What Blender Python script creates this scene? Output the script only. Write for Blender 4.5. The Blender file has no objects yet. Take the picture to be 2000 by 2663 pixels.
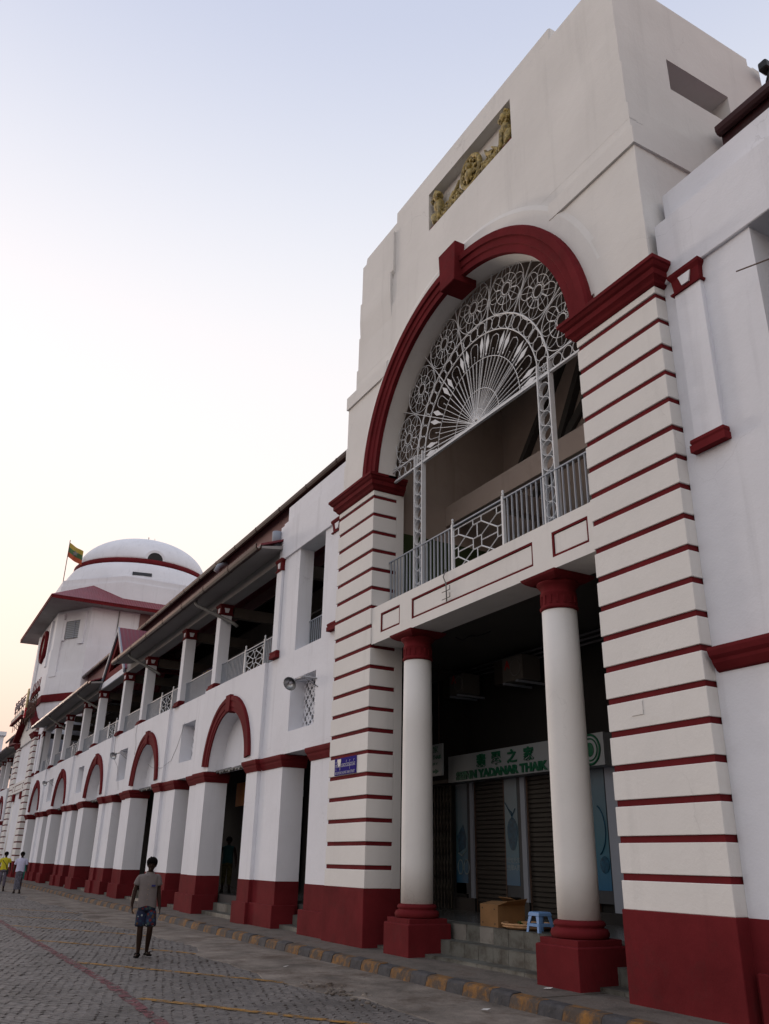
import bpy, bmesh, math, random
from mathutils import Vector, Matrix
random.seed(7)
C = bpy.context.scene
COL = C.collection
PI = math.pi

# ------------------------------------------------------------------ camera
cam_d = bpy.data.cameras.new("camera"); cam = bpy.data.objects.new("camera", cam_d); COL.objects.link(cam)
cam_d.sensor_fit = 'HORIZONTAL'; cam_d.sensor_width = 36.0; cam_d.lens = 36.0 * 2174.73 / 2000.0
cam_d.clip_start = 0.1; cam_d.clip_end = 3000.0
_p, _r, _y = 0.39486362, 0.0196432966, 1.06743560
_f = Vector((-math.sin(_y) * math.cos(_p), math.cos(_y) * math.cos(_p), math.sin(_p)))
_ri = Vector((math.cos(_y), math.sin(_y), 0)); _up = _ri.cross(_f)
_a = _ri * math.cos(_r) + _up * math.sin(_r); _b = _a.cross(_f)
cam.matrix_world = Matrix(((_a.x, _b.x, -_f.x, 0), (_a.y, _b.y, -_f.y, 0), (_a.z, _b.z, -_f.z, 1.65), (0, 0, 0, 1)))
C.camera = cam

# ------------------------------------------------------------------ world, sun, exposure
VEIL = 0.45
SUN_EL, SUN_AZ = math.radians(2.0), math.radians(-104.0)      # low sun beyond the far end of the building (compass angle from +Y)
w = bpy.data.worlds.new("World"); C.world = w; w.use_nodes = True
wn = w.node_tree.nodes; wl = w.node_tree.links
bg = wn["Background"]
sky = wn.new("ShaderNodeTexSky"); sky.sky_type = 'NISHITA'; sky.sun_disc = False
sky.sun_elevation = SUN_EL; sky.sun_rotation = SUN_AZ
sky.altitude = 0; sky.air_density = 2.2; sky.dust_density = 10.0; sky.ozone_density = 1.0
# milky dawn haze over the whole dome, thicker and warmer towards the horizon on every side
tcw = wn.new("ShaderNodeTexCoord"); spw = wn.new("ShaderNodeSeparateXYZ"); wl.new(tcw.outputs["Generated"], spw.inputs[0])
crw = wn.new("ShaderNodeValToRGB"); crw.color_ramp.interpolation = 'B_SPLINE'; wl.new(spw.outputs[2], crw.inputs[0])
HAZE = [(0.0, (0.93, 0.62, 0.52)), (0.10, (0.95, 0.76, 0.65)), (0.20, (0.95, 0.89, 0.85)), (0.38, (0.95, 0.93, 0.95)), (0.56, (0.90, 0.905, 0.95)), (0.68, (0.74, 0.78, 0.885)), (0.80, (0.54, 0.60, 0.78)), (1.0, (0.45, 0.51, 0.71))]
_e = crw.color_ramp.elements; _e[0].position, _e[0].color = HAZE[0][0], (*HAZE[0][1], 1); _e[1].position, _e[1].color = HAZE[-1][0], (*HAZE[-1][1], 1)
for _q, _c in HAZE[1:-1]:
    _n = _e.new(_q); _n.color = (*_c, 1)
scl = wn.new("ShaderNodeVectorMath"); scl.operation = 'SCALE'; scl.inputs[3].default_value = VEIL / 0.15; wl.new(crw.outputs[0], scl.inputs[0])
veil = wn.new("ShaderNodeMixRGB"); veil.blend_type = 'ADD'; veil.inputs[0].default_value = 1.0
tin = wn.new("ShaderNodeMixRGB"); tin.blend_type = 'MULTIPLY'; tin.inputs[0].default_value = 1.0; tin.inputs[2].default_value = (0.86, 0.73, 0.77, 1)
wl.new(sky.outputs[0], tin.inputs[1]); wl.new(tin.outputs[0], veil.inputs[1]); wl.new(scl.outputs[0], veil.inputs[2])
wl.new(veil.outputs[0], bg.inputs[0]); bg.inputs[1].default_value = 0.12
sd = bpy.data.lights.new("sun", 'SUN'); sun = bpy.data.objects.new("sun", sd); COL.objects.link(sun)
sd.energy = 0.5; sd.angle = math.radians(12); sd.color = (1.0, 0.86, 0.74)
_sv = Vector((math.sin(SUN_AZ) * math.cos(SUN_EL), math.cos(SUN_AZ) * math.cos(SUN_EL), math.sin(SUN_EL)))
sun.rotation_euler = _sv.to_track_quat('Z', 'Y').to_euler()
C.view_settings.view_transform = 'Standard'; C.view_settings.look = 'None'
C.view_settings.exposure = 1.38; C.view_settings.gamma = 1.0; C.view_settings.use_curve_mapping = False
C.cycles.max_bounces = 6; C.cycles.diffuse_bounces = 4

# ------------------------------------------------------------------ materials
def mat(name, col, rough=0.85, var=0.06, vscale=0.6, bump=0.15, bscale=40.0, metal=0.0, dirt=0.0, dcol=(0.12, 0.10, 0.08), streak=0.0, spec=0.3, crack=0.0, coat=0.0, dscale=2.3, dthr=0.55):
    m = bpy.data.materials.new(name); m.use_nodes = True
    n = m.node_tree.nodes; l = m.node_tree.links; b = n["Principled BSDF"]
    b.inputs["Roughness"].default_value = rough; b.inputs["Metallic"].default_value = metal
    b.inputs["Specular IOR Level"].default_value = spec
    if coat: b.inputs["Coat Weight"].default_value = coat
    g = n.new("ShaderNodeNewGeometry"); pos = g.outputs["Position"]
    def noise(scale, det=4, sc=None, rough_=0.6):
        t = n.new("ShaderNodeTexNoise"); t.inputs["Scale"].default_value = scale; t.inputs["Detail"].default_value = det; t.inputs["Roughness"].default_value = rough_
        if sc:
            mp = n.new("ShaderNodeMapping"); mp.inputs["Scale"].default_value = sc; l.new(pos, mp.inputs[0]); l.new(mp.outputs[0], t.inputs[0])
        else: l.new(pos, t.inputs[0])
        return t.outputs[0]
    def ramp(v, a, b2):
        r = n.new("ShaderNodeMapRange"); r.inputs[1].default_value = a; r.inputs[2].default_value = b2; l.new(v, r.inputs[0]); return r.outputs[0]
    def mix(fac, a, c):
        x = n.new("ShaderNodeMix"); x.data_type = 'RGBA'
        l.new(fac, x.inputs[0])
        for s, i in ((a, 6), (c, 7)):
            if isinstance(s, tuple): x.inputs[i].default_value = (*s, 1)
            else: l.new(s, x.inputs[i])
        return x.outputs[2]
    lo = tuple(c * (1 - var) for c in col); hi = tuple(min(1, c * (1 + var)) for c in col)
    c = mix(ramp(noise(vscale), 0.3, 0.7), lo, hi)
    if streak:
        s = ramp(noise(1.0, 5, (3.2, 3.2, 0.22)), 0.56, 0.80)
        mu = n.new("ShaderNodeMath"); mu.operation = 'MULTIPLY'; mu.inputs[1].default_value = streak; l.new(s, mu.inputs[0])
        c = mix(mu.outputs[0], c, tuple(x * 0.45 for x in col))
    if dirt:
        s = ramp(noise(dscale, 8, None, 0.72), dthr, dthr + 0.16)
        mu = n.new("ShaderNodeMath"); mu.operation = 'MULTIPLY'; mu.inputs[1].default_value = dirt; l.new(s, mu.inputs[0])
        c = mix(mu.outputs[0], c, dcol)
    if crack:
        v = n.new("ShaderNodeTexVoronoi"); v.feature = 'DISTANCE_TO_EDGE'; v.inputs["Scale"].default_value = 0.45
        ad = n.new("ShaderNodeMixRGB"); ad.blend_type = 'ADD'; ad.inputs[0].default_value = 0.55
        tn = n.new("ShaderNodeTexNoise"); tn.inputs["Scale"].default_value = 2.5; tn.inputs["Detail"].default_value = 6; l.new(pos, tn.inputs[0])
        l.new(pos, ad.inputs[1]); l.new(tn.outputs[1], ad.inputs[2]); l.new(ad.outputs[0], v.inputs[0])
        e = ramp(v.outputs[0], 0.0035, 0.0005)
        k = ramp(noise(0.33, 2), 0.55, 0.65)
        mu = n.new("ShaderNodeMath"); mu.operation = 'MULTIPLY'; l.new(e, mu.inputs[0]); l.new(k, mu.inputs[1])
        m2 = n.new("ShaderNodeMath"); m2.operation = 'MULTIPLY'; m2.inputs[1].default_value = crack; l.new(mu.outputs[0], m2.inputs[0])
        c = mix(m2.outputs[0], c, tuple(x * 0.35 for x in col))
    l.new(c, b.inputs["Base Color"])
    if bump:
        bp = n.new("ShaderNodeBump"); bp.inputs["Strength"].default_value = bump; bp.inputs["Distance"].default_value = 0.01
        l.new(noise(bscale, 6), bp.inputs["Height"])
        b2 = n.new("ShaderNodeBump"); b2.inputs["Strength"].default_value = bump * 1.2; b2.inputs["Distance"].default_value = 0.03
        l.new(noise(3.0, 3), b2.inputs["Height"]); l.new(bp.outputs[0], b2.inputs["Normal"])
        l.new(b2.outputs[0], b.inputs["Normal"])
    return m

M = {}
M['cream'] = mat("cream_plaster", (0.695, 0.690, 0.672), 0.85, 0.05, 0.5, 0.25, 35, streak=0.2, crack=0.3, dirt=0.03, dcol=(0.3, 0.27, 0.24))
M['white'] = mat("white_plaster", (0.715, 0.735, 0.785), 0.85, 0.05, 0.5, 0.25, 35, streak=0.28, crack=0.25, dirt=0.06, dcol=(0.3, 0.29, 0.3))
M['red'] = mat("maroon_paint", (0.124, 0.0145, 0.018), 0.85, 0.20, 1.4, 0.2, 30, dirt=0.4, streak=0.25, crack=0.5, dcol=(0.075, 0.022, 0.022), spec=0.06)
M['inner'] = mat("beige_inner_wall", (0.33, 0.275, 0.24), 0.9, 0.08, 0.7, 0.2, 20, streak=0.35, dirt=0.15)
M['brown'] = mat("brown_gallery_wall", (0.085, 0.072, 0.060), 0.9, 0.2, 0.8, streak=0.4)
M['board'] = mat("weathered_board", (0.05, 0.06, 0.055), 0.8, 0.3, 2)
M['green'] = mat("dark_green_paint", (0.035, 0.055, 0.02), 0.7, 0.1)
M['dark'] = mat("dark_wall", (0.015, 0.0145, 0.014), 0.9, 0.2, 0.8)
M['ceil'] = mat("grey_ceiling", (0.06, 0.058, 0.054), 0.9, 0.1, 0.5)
M['iron'] = mat("white_painted_iron", (0.62, 0.645, 0.67), 0.45, 0.05, 3, 0.05, 80, dirt=0.12, dcol=(0.25, 0.2, 0.16), spec=0.5)
M['rail'] = mat("grey_blue_painted_rail", (0.30, 0.335, 0.385), 0.5, 0.08, 3, 0.05, 80, dirt=0.2, dcol=(0.14, 0.12, 0.1), spec=0.4)
M['gutterred'] = mat("dark_red_gutter", (0.04, 0.008, 0.010), 0.5, 0.2, 1.5, 0.05, 20, dirt=0.3, spec=0.4)
M['mauve'] = mat("mauve_board", (0.20, 0.115, 0.115), 0.8, 0.08, 0.6)
M['soffit'] = mat("grey_white_soffit", (0.30, 0.29, 0.285), 0.85, 0.08, 0.7, streak=0.0, dirt=0.2, dcol=(0.25, 0.24, 0.22))
M['gutter'] = mat("brown_gutter_metal", (0.034, 0.014, 0.010), 0.34, 0.3, 1.5, 0.05, 20, dirt=0.3, dcol=(0.020, 0.012, 0.010), spec=0.07)
M['roofred'] = mat("red_roof_sheet", (0.17, 0.022, 0.035), 0.45, 0.12, 0.8, 0.08, 30, dirt=0.1, spec=0.4)
M['pipe'] = mat("grey_pipe", (0.15, 0.15, 0.145), 0.6, 0.1, 2)
M['tile'] = mat("grey_green_tile", (0.125, 0.127, 0.113), 0.6, 0.12, 1.2, 0.06, 15, dirt=0.8, dcol=(0.05, 0.043, 0.034), streak=0.6, spec=0.2, dthr=0.46)
M['tile2'] = mat("pale_tile", (0.2, 0.19, 0.17), 0.6, 0.1, 1.2, 0.06, 15, dirt=0.7, dcol=(0.07, 0.06, 0.048), streak=0.6, spec=0.2, dthr=0.48)
M['floor'] = mat("dark_floor_tile", (0.09, 0.09, 0.088), 0.25, 0.15, 1.0, 0.03, 10, dirt=0.2, spec=0.5)
M['sett'] = mat("grey_stone_sett", (0.112, 0.100, 0.092), 0.55, 0.45, 9.0, 0.35, 60, dirt=0.65, dcol=(0.048, 0.041, 0.036), spec=0.45, dscale=0.8, dthr=0.46)
M['joint'] = mat("dark_joint_dirt", (0.066, 0.058, 0.052), 0.95, 0.3, 5, 0.4, 60)
M['concrete'] = mat("worn_concrete", (0.165, 0.143, 0.122), 0.92, 0.5, 1.3, 0.9, 28, dirt=0.85, dcol=(0.070, 0.048, 0.035), crack=0.95, dscale=1.1, dthr=0.49)
M['pave'] = mat("pavement_concrete", (0.125, 0.110, 0.096), 0.92, 0.45, 1.6, 0.9, 28, dirt=0.8, dcol=(0.062, 0.040, 0.031), crack=0.8, dscale=1.6, dthr=0.50)
M['kgrey'] = mat("kerb_dark_paint", (0.046, 0.046, 0.050), 0.85, 0.35, 5, 0.8, 30, dirt=0.9, dcol=(0.105, 0.09, 0.075), dscale=6.0, dthr=0.55)
M['kyel'] = mat("kerb_yellow_paint", (0.19, 0.092, 0.024), 0.85, 0.35, 6, 0.8, 30, dirt=0.97, dcol=(0.062, 0.050, 0.042), dscale=5.0, dthr=0.40)
M['signdim'] = mat("darkened_white_board", (0.25, 0.275, 0.29), 0.4, 0.04)  # white board colour lowered to include the shade of the lobby
M['signgreen'] = mat("green_letters", (0.004, 0.09, 0.042), 0.5, 0.1)
M['blue'] = mat("blue_enamel", (0.022, 0.014, 0.17), 0.7, 0.1, 3, 0.02, spec=0.02)
M['enamel'] = mat("white_enamel", (0.42, 0.42, 0.48), 0.7, 0.04, spec=0.02)
M['shutter'] = mat("brown_grey_shutter", (0.030, 0.026, 0.022), 0.6, 0.15, 2, 0.05, metal=0.1)
M['grey'] = mat("grey_panel", (0.04, 0.045, 0.053), 0.6, 0.06)
M['lightgrey'] = mat("light_grey_panel", (0.25, 0.28, 0.335), 0.6, 0.05)
M['black'] = mat("black_base", (0.012, 0.012, 0.013), 0.5, 0.1)
M['gate'] = mat("bronze_grey_gate", (0.055, 0.05, 0.04), 0.5, 0.2, 3, 0.05, metal=0.3)
M['ac'] = mat("shaded_off_white_metal", (0.10, 0.096, 0.086), 0.6, 0.08, 2)  # off white casing, lobby shade darkened into its base colour
M['card'] = mat("brown_cardboard", (0.20, 0.108, 0.045), 0.9, 0.1, 4, 0.1, 60, dirt=0.15, dcol=(0.2, 0.09, 0.04))
M['cane'] = mat("woven_cane", (0.45, 0.27, 0.14), 0.8, 0.25, 15, 0.3, 60)
M['leaf'] = mat("green_leaf", (0.03, 0.07, 0.012), 0.7, 0.3, 8)
M['plastic'] = mat("light_blue_plastic", (0.17, 0.32, 0.58), 0.35, 0.03, 2, 0.0, spec=0.5)
M['gold'] = mat("gilded_plaster", (0.34, 0.26, 0.085), 0.55, 0.5, 11, 0.9, 30, metal=0.15, dirt=0.85, dcol=(0.07, 0.055, 0.022), spec=0.4, dscale=7.0, dthr=0.46)
M['steel'] = mat("bright_reflector_metal", (0.42, 0.44, 0.46), 0.3, 0.05, 3, 0.0, metal=1.0)
M['lampgrey'] = mat("grey_lamp_body", (0.33, 0.34, 0.36), 0.45, 0.08, 3, metal=0.4)
M['cable'] = mat("grey_cable", (0.12, 0.12, 0.13), 0.7, 0.1)
M['skin'] = mat("brown_skin", (0.026, 0.0135, 0.0095), 0.6, 0.12, 12, 0.05, spec=0.15)
M['hair'] = mat("black_hair", (0.006, 0.005, 0.005), 0.9, 0.2, 20, 0.2, 90, spec=0.05)
M['shirt'] = mat("beige_shirt_cotton", (0.145, 0.127, 0.124), 0.9, 0.08, 9, 0.5, 20)
M['shirtw'] = mat("white_blue_shirt_cotton", (0.50, 0.50, 0.66), 0.9, 0.06, 9, 0.4, 20)
M['shirty'] = mat("yellow_shirt_cotton", (0.52, 0.46, 0.03), 0.9, 0.06, 9, 0.4, 20)
M['teal'] = mat("dark_teal_cotton", (0.01, 0.06, 0.065), 0.9, 0.1, 9, 0.3, 20)
M['trouser'] = mat("grey_violet_cotton", (0.105, 0.095, 0.125), 0.9, 0.2, 9, 0.3, 20)
M['olive'] = mat("olive_patterned_cotton", (0.06, 0.055, 0.02), 0.9, 0.5, 14, 0.3, 20)
M['sandal'] = mat("dark_rubber", (0.010, 0.009, 0.009), 0.95, 0.2, spec=0.02)
M['flagy'] = mat("flag_yellow", (0.40, 0.30, 0.06), 0.8, 0.06); M['flagg'] = mat("flag_green", (0.07, 0.14, 0.06), 0.8, 0.06); M['flagr'] = mat("flag_red", (0.40, 0.09, 0.04), 0.8, 0.06)
M['yellowp'] = mat("yellow_panel", (0.50, 0.42, 0.20), 0.6, 0.06); M['redp'] = mat("bright_red_panel", (0.42, 0.01, 0.025), 0.6, 0.06)
M['bin'] = mat("teal_bin_plastic", (0.01, 0.19, 0.16), 0.5, 0.08)
M['rust'] = mat("rusty_frame", (0.10, 0.065, 0.05), 0.7, 0.3, 4, metal=0.3)
M['letter'] = mat("grey_purple_letter", (0.20, 0.15, 0.17), 0.7, 0.1)
M['glass'] = mat("dark_louvre_glass", (0.16, 0.19, 0.20), 0.25, 0.1, 2, 0.0, spec=0.6)
M['litter'] = mat("scrap_paper", (0.5, 0.5, 0.48), 0.9, 0.1)
M['orange'] = mat("orange_sign", (0.40, 0.14, 0.015), 0.6, 0.1)
M['bluesign'] = mat("dark_blue_sign", (0.015, 0.018, 0.10), 0.5, 0.1)
M['redmark'] = mat("red_letter_paint", (0.35, 0.02, 0.02), 0.6, 0.05)
M['ytext'] = mat("yellow_letter_paint", (0.45, 0.36, 0.05), 0.6, 0.05)

def worn_paint(name, col, thr):
    m = mat(name, col, 0.8, 0.25, 3, 0.2, 40, dirt=0.5, dcol=tuple(c * 0.4 for c in col))
    n = m.node_tree.nodes; l = m.node_tree.links; b = n["Principled BSDF"]
    g = n.new("ShaderNodeNewGeometry"); t = n.new("ShaderNodeTexNoise"); t.inputs["Scale"].default_value = 7; t.inputs["Detail"].default_value = 9; t.inputs["Roughness"].default_value = 0.75
    l.new(g.outputs["Position"], t.inputs[0])
    r = n.new("ShaderNodeMapRange"); r.inputs[1].default_value = thr - 0.05; r.inputs[2].default_value = thr + 0.05; l.new(t.outputs[0], r.inputs[0]); l.new(r.outputs[0], b.inputs["Alpha"])
    return m
M['yline'] = worn_paint("worn_yellow_road_paint", (0.30, 0.155, 0.03), 0.47)
M['rline'] = worn_paint("worn_red_road_paint", (0.15, 0.050, 0.058), 0.49)

def corr_bump(m, axis, scale):
    n = m.node_tree.nodes; l = m.node_tree.links; b = n["Principled BSDF"]
    g = n.new("ShaderNodeNewGeometry"); wv = n.new("ShaderNodeTexWave"); wv.bands_direction = axis; wv.inputs["Scale"].default_value = scale; l.new(g.outputs["Position"], wv.inputs[0])
    bp = n.new("ShaderNodeBump"); bp.inputs["Strength"].default_value = 0.6; bp.inputs["Distance"].default_value = 0.04; l.new(wv.outputs[0], bp.inputs["Height"]); l.new(bp.outputs[0], b.inputs["Normal"])
M['roofredx'] = mat("red_roof_sheet_ribbed", (0.17, 0.022, 0.035), 0.45, 0.12, 0.8, 0, 30, dirt=0.1, spec=0.4); corr_bump(M['roofredx'], 'Y', 1.6)

def pattern_mat(name, base, spots, scale, thr):
    m = bpy.data.materials.new(name); m.use_nodes = True; n = m.node_tree.nodes; l = m.node_tree.links; b = n["Principled BSDF"]; b.inputs["Roughness"].default_value = 0.9
    tc = n.new("ShaderNodeTexCoord"); v = n.new("ShaderNodeTexVoronoi"); v.inputs["Scale"].default_value = scale; l.new(tc.outputs["Object"], v.inputs[0])
    cr = n.new("ShaderNodeValToRGB"); cr.color_ramp.interpolation = 'CONSTANT'; sp = n.new("ShaderNodeSeparateColor"); l.new(v.outputs["Color"], sp.inputs[0]); l.new(sp.outputs[0], cr.inputs[0])
    els = cr.color_ramp.elements; els[0].color = (*spots[0], 1); els[1].position = 1.0 / len(spots); els[1].color = (*spots[1], 1)
    for i in range(2, len(spots)):
        e = els.new(i / len(spots)); e.color = (*spots[i], 1)
    mr = n.new("ShaderNodeMath"); mr.operation = 'LESS_THAN'; mr.inputs[1].default_value = thr; l.new(v.outputs["Distance"], mr.inputs[0])
    x = n.new("ShaderNodeMix"); x.data_type = 'RGBA'; l.new(mr.outputs[0], x.inputs[0]); x.inputs[6].default_value = (*base, 1); l.new(cr.outputs[0], x.inputs[7]); l.new(x.outputs[2], b.inputs["Base Color"])
    return m
M['floral'] = pattern_mat("floral_shorts_print", (0.006, 0.010, 0.035), [(0.006, 0.025, 0.05), (0.10, 0.008, 0.010), (0.20, 0.23, 0.23), (0.010, 0.040, 0.075), (0.008, 0.016, 0.03), (0.025, 0.05, 0.045), (0.006, 0.012, 0.02), (0.06, 0.028, 0.008)], 19.0, 0.46)
M['longyi'] = pattern_mat("checked_longyi_cotton", (0.085, 0.085, 0.11), [(0.05, 0.05, 0.07), (0.14, 0.14, 0.19), (0.10, 0.10, 0.15), (0.07, 0.07, 0.10)], 22.0, 0.5)

def grad_poster():
    m = bpy.data.materials.new("teal_poster_print"); m.use_nodes = True; n = m.node_tree.nodes; l = m.node_tree.links; b = n["Principled BSDF"]; b.inputs["Roughness"].default_value = 0.4
    tc = n.new("ShaderNodeTexCoord"); sp = n.new("ShaderNodeSeparateXYZ"); l.new(tc.outputs["Generated"], sp.inputs[0])
    cr = n.new("ShaderNodeValToRGB"); l.new(sp.outputs[2], cr.inputs[0]); e = cr.color_ramp.elements
    e[0].color = (0.003, 0.085, 0.185, 1); e[1].color = (0.10, 0.14, 0.175, 1); k = e.new(0.35); k.color = (0.035, 0.12, 0.165, 1)
    l.new(cr.outputs[0], b.inputs["Base Color"]); return m
M['poster'] = grad_poster()
M['posterdark'] = mat("dark_teal_print", (0.004, 0.05, 0.095), 0.5, 0.5, 12, 0.0)
M['posterpale'] = mat("pale_print", (0.2, 0.26, 0.28), 0.5, 0.2, 8, 0.0)

# ------------------------------------------------------------------ mesh builder and object helpers
def wloc(p):
    v = Vector((0, 0, 0))
    while p is not None: v = v + p.location; p = p.parent
    return v

class MB:
    def __init__(s): s.v = []; s.f = []; s.m = []; s.sm = []
    def add(s, vs, fs, mi=0, smooth=False):
        o = len(s.v); s.v += [tuple(p) for p in vs]
        for f in fs: s.f.append([i + o for i in f]); s.m.append(mi); s.sm.append(smooth)
        return s
    def box(s, x0, x1, y0, y1, z0, z1, mi=0):
        return s.add([(x0, y0, z0), (x1, y0, z0), (x1, y1, z0), (x0, y1, z0), (x0, y0, z1), (x1, y0, z1), (x1, y1, z1), (x0, y1, z1)],
                     [(0, 3, 2, 1), (4, 5, 6, 7), (0, 1, 5, 4), (1, 2, 6, 5), (2, 3, 7, 6), (3, 0, 4, 7)], mi)
    def ext(s, pts, axis, a, b, mi=0, smooth=False):
        n = len(pts)
        def P(p, t):
            return (t, p[0], p[1]) if axis == 'x' else ((p[0], t, p[1]) if axis == 'y' else (p[0], p[1], t))
        vs = [P(p, a) for p in pts] + [P(p, b) for p in pts]
        s.add(vs, [list(range(n)), list(range(2 * n - 1, n - 1, -1))], mi)
        o = len(s.v) - 2 * n
        for i in range(n):
            j = (i + 1) % n; s.f.append([o + i, o + n + i, o + n + j, o + j]); s.m.append(mi); s.sm.append(smooth)
        return s
    def mold(s, x0, x1, y0, y1, prof, mi=0, back=False, cap=True):
        """rings around a block: each profile point (d, z) grows the block by d to the sides and to the front"""
        o = len(s.v)
        for d, z in prof:
            s.v += [(x0 - d, y0 - d, z), (x1 + d, y0 - d, z), (x1 + d, y1 + (d if back else 0), z), (x0 - d, y1 + (d if back else 0), z)]
        for k in range(len(prof) - 1):
            a = o + 4 * k
            for i in range(4):
                j = (i + 1) % 4; s.f.append([a + i, a + j, a + 4 + j, a + 4 + i]); s.m.append(mi); s.sm.append(False)
        if cap:
            s.f.append([o + 3, o + 2, o + 1, o]); t = o + 4 * (len(prof) - 1); s.f.append([t, t + 1, t + 2, t + 3]); s.m += [mi, mi]; s.sm += [False, False]
        return s
    def lathe(s, prof, cx, cy, n=24, mi=0, smooth=True, a0=0.0, cap=True):
        o = len(s.v)
        for r, z in prof:
            for i in range(n):
                a = a0 + 2 * PI * i / n; s.v.append((cx + r * math.cos(a), cy + r * math.sin(a), z))
        for k in range(len(prof) - 1):
            for i in range(n):
                j = (i + 1) % n; a = o + k * n; s.f.append([a + i, a + j, a + n + j, a + n + i]); s.m.append(mi); s.sm.append(smooth)
        if cap:
            s.f.append([o + i for i in range(n - 1, -1, -1)]); t = o + (len(prof) - 1) * n; s.f.append([t + i for i in range(n)]); s.m += [mi, mi]; s.sm += [False, False]
        return s
    def loft(s, rings, mi=0, smooth=True, cap=True):
        o = len(s.v); n = len(rings[0])
        for r in rings: s.v += [tuple(p) for p in r]
        for k in range(len(rings) - 1):
            for i in range(n):
                j = (i + 1) % n; a = o + k * n; s.f.append([a + i, a + j, a + n + j, a + n + i]); s.m.append(mi); s.sm.append(smooth)
        if cap:
            s.f.append([o + i for i in range(n - 1, -1, -1)]); t = o + (len(rings) - 1) * n; s.f.append([t + i for i in range(n)]); s.m += [mi, mi]; s.sm += [smooth, smooth]
        return s
    def tube(s, pts, r, n=6, closed=False, mi=0, smooth=True):
        pts = [Vector(p) for p in pts]; k = len(pts); rr = r if isinstance(r, (list, tuple)) else [r] * k
        rings = []; prev = None
        for i, p in enumerate(pts):
            if closed: d = pts[(i + 1) % k] - pts[i - 1]
            else: d = pts[min(i + 1, k - 1)] - pts[max(i - 1, 0)]
            d.normalize()
            if prev is None:
                ref = Vector((0, 1, 0)) if abs(d.y) < 0.9 else Vector((1, 0, 0))
                u = d.cross(ref).normalized()
            else:
                u = (prev - d * prev.dot(d)).normalized()
            prev = u; v = d.cross(u)
            rings.append([p + (u * math.cos(2 * PI * q / n) + v * math.sin(2 * PI * q / n)) * rr[i] for q in range(n)])
        if closed: rings.append(rings[0]); return s.loft(rings, mi, smooth, False)
        return s.loft(rings, mi, smooth, True)
    def ell(s, c, r, nu=12, nv=8, mi=0):
        rings = []
        for k in range(nv + 1):
            t = PI * k / nv; t = min(max(t, 0.02), PI - 0.02)
            rings.append([(c[0] + r[0] * math.sin(t) * math.cos(2 * PI * i / nu), c[1] + r[1] * math.sin(t) * math.sin(2 * PI * i / nu), c[2] - r[2] * math.cos(t)) for i in range(nu)])
        return s.loft(rings, mi, True, True)
    def mesh(s, name, mats, off=Vector((0, 0, 0)), bevel=0.0):
        me = bpy.data.meshes.new(name)
        me.from_pydata([(p[0] - off.x, p[1] - off.y, p[2] - off.z) for p in s.v], [], s.f)
        for m in (mats if isinstance(mats, (list, tuple)) else [mats]): me.materials.append(m)
        me.polygons.foreach_set("material_index", s.m); me.polygons.foreach_set("use_smooth", s.sm)
        bm = bmesh.new(); bm.from_mesh(me)
        bmesh.ops.recalc_face_normals(bm, faces=bm.faces[:])
        if bevel:
            bmesh.ops.bevel(bm, geom=[e for e in bm.edges if len(e.link_faces) == 2 and e.calc_face_angle(0) > 0.6], offset=bevel, segments=1, affect='EDGES', clamp_overlap=True)
        bm.to_mesh(me); bm.free(); me.update()
        return me
    def build(s, name, mats, parent=None, bevel=0.0, label=None):
        o = bpy.data.objects.new(name, s.mesh(name, mats, wloc(parent), bevel)); COL.objects.link(o); o.parent = parent
        if label: o['label'] = label
        return o

def inst(name, me, parent, loc, rot=(0, 0, 0), scale=(1, 1, 1)):
    o = bpy.data.objects.new(name, me); COL.objects.link(o); o.parent = parent
    o.location = Vector(loc) - wloc(parent); o.rotation_euler = rot; o.scale = scale; return o
def empty(name, loc, label, cat, group=None):
    o = bpy.data.objects.new(name, None); COL.objects.link(o); o.location = loc; o.empty_display_size = 0.3
    return tag(o, label, cat, group)
def tag(o, label, cat, group=None):
    o['label'] = label; o['category'] = cat
    if group: o['group'] = group
    return o
def kind(o, k): o['kind'] = k; return o
def B(x0, x1, y0, y1, z0, z1): return MB().box(x0, x1, y0, y1, z0, z1)
def arc(cx, cz, r, a0, a1, n): return [(cx + r * math.cos(a0 + (a1 - a0) * i / n), cz + r * math.sin(a0 + (a1 - a0) * i / n)) for i in range(n + 1)]
def text_mesh(s, wid=None, hei=None, depth=0.01, bold=0.0):
    cu = bpy.data.curves.new("lettering", 'FONT'); cu.body = s; cu.size = 1.0; cu.extrude = depth; cu.offset = bold; cu.resolution_u = 3
    o = bpy.data.objects.new("lettering", cu); COL.objects.link(o)
    dg = bpy.context.evaluated_depsgraph_get(); dg.update()
    me = bpy.data.meshes.new_from_object(o.evaluated_get(dg))
    bpy.data.objects.remove(o); 
    xs = [v.co.x for v in me.vertices]; ys = [v.co.y for v in me.vertices]
    if xs:
        sx = wid / (max(xs) - min(xs)) if wid else None; sy = hei / (max(ys) - min(ys)) if hei else None
        sx = sx or sy; sy = sy or sx; mx = min(xs); my = min(ys)
        for v in me.vertices: v.co.x = (v.co.x - mx) * sx; v.co.y = (v.co.y - my) * sy
    return me
def text(name, s, x, y, z, parent, m, wid=None, hei=None, depth=0.006, rot=(PI / 2, 0, 0), bold=0.0):
    me = text_mesh(s, wid, hei, depth, bold); me.name = name; me.materials.clear(); me.materials.append(m)
    return inst(name, me, parent, (x, y, z), rot)

FZ = 0.665      # arcade floor height
PZ = 0.15      # pavement height

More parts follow.
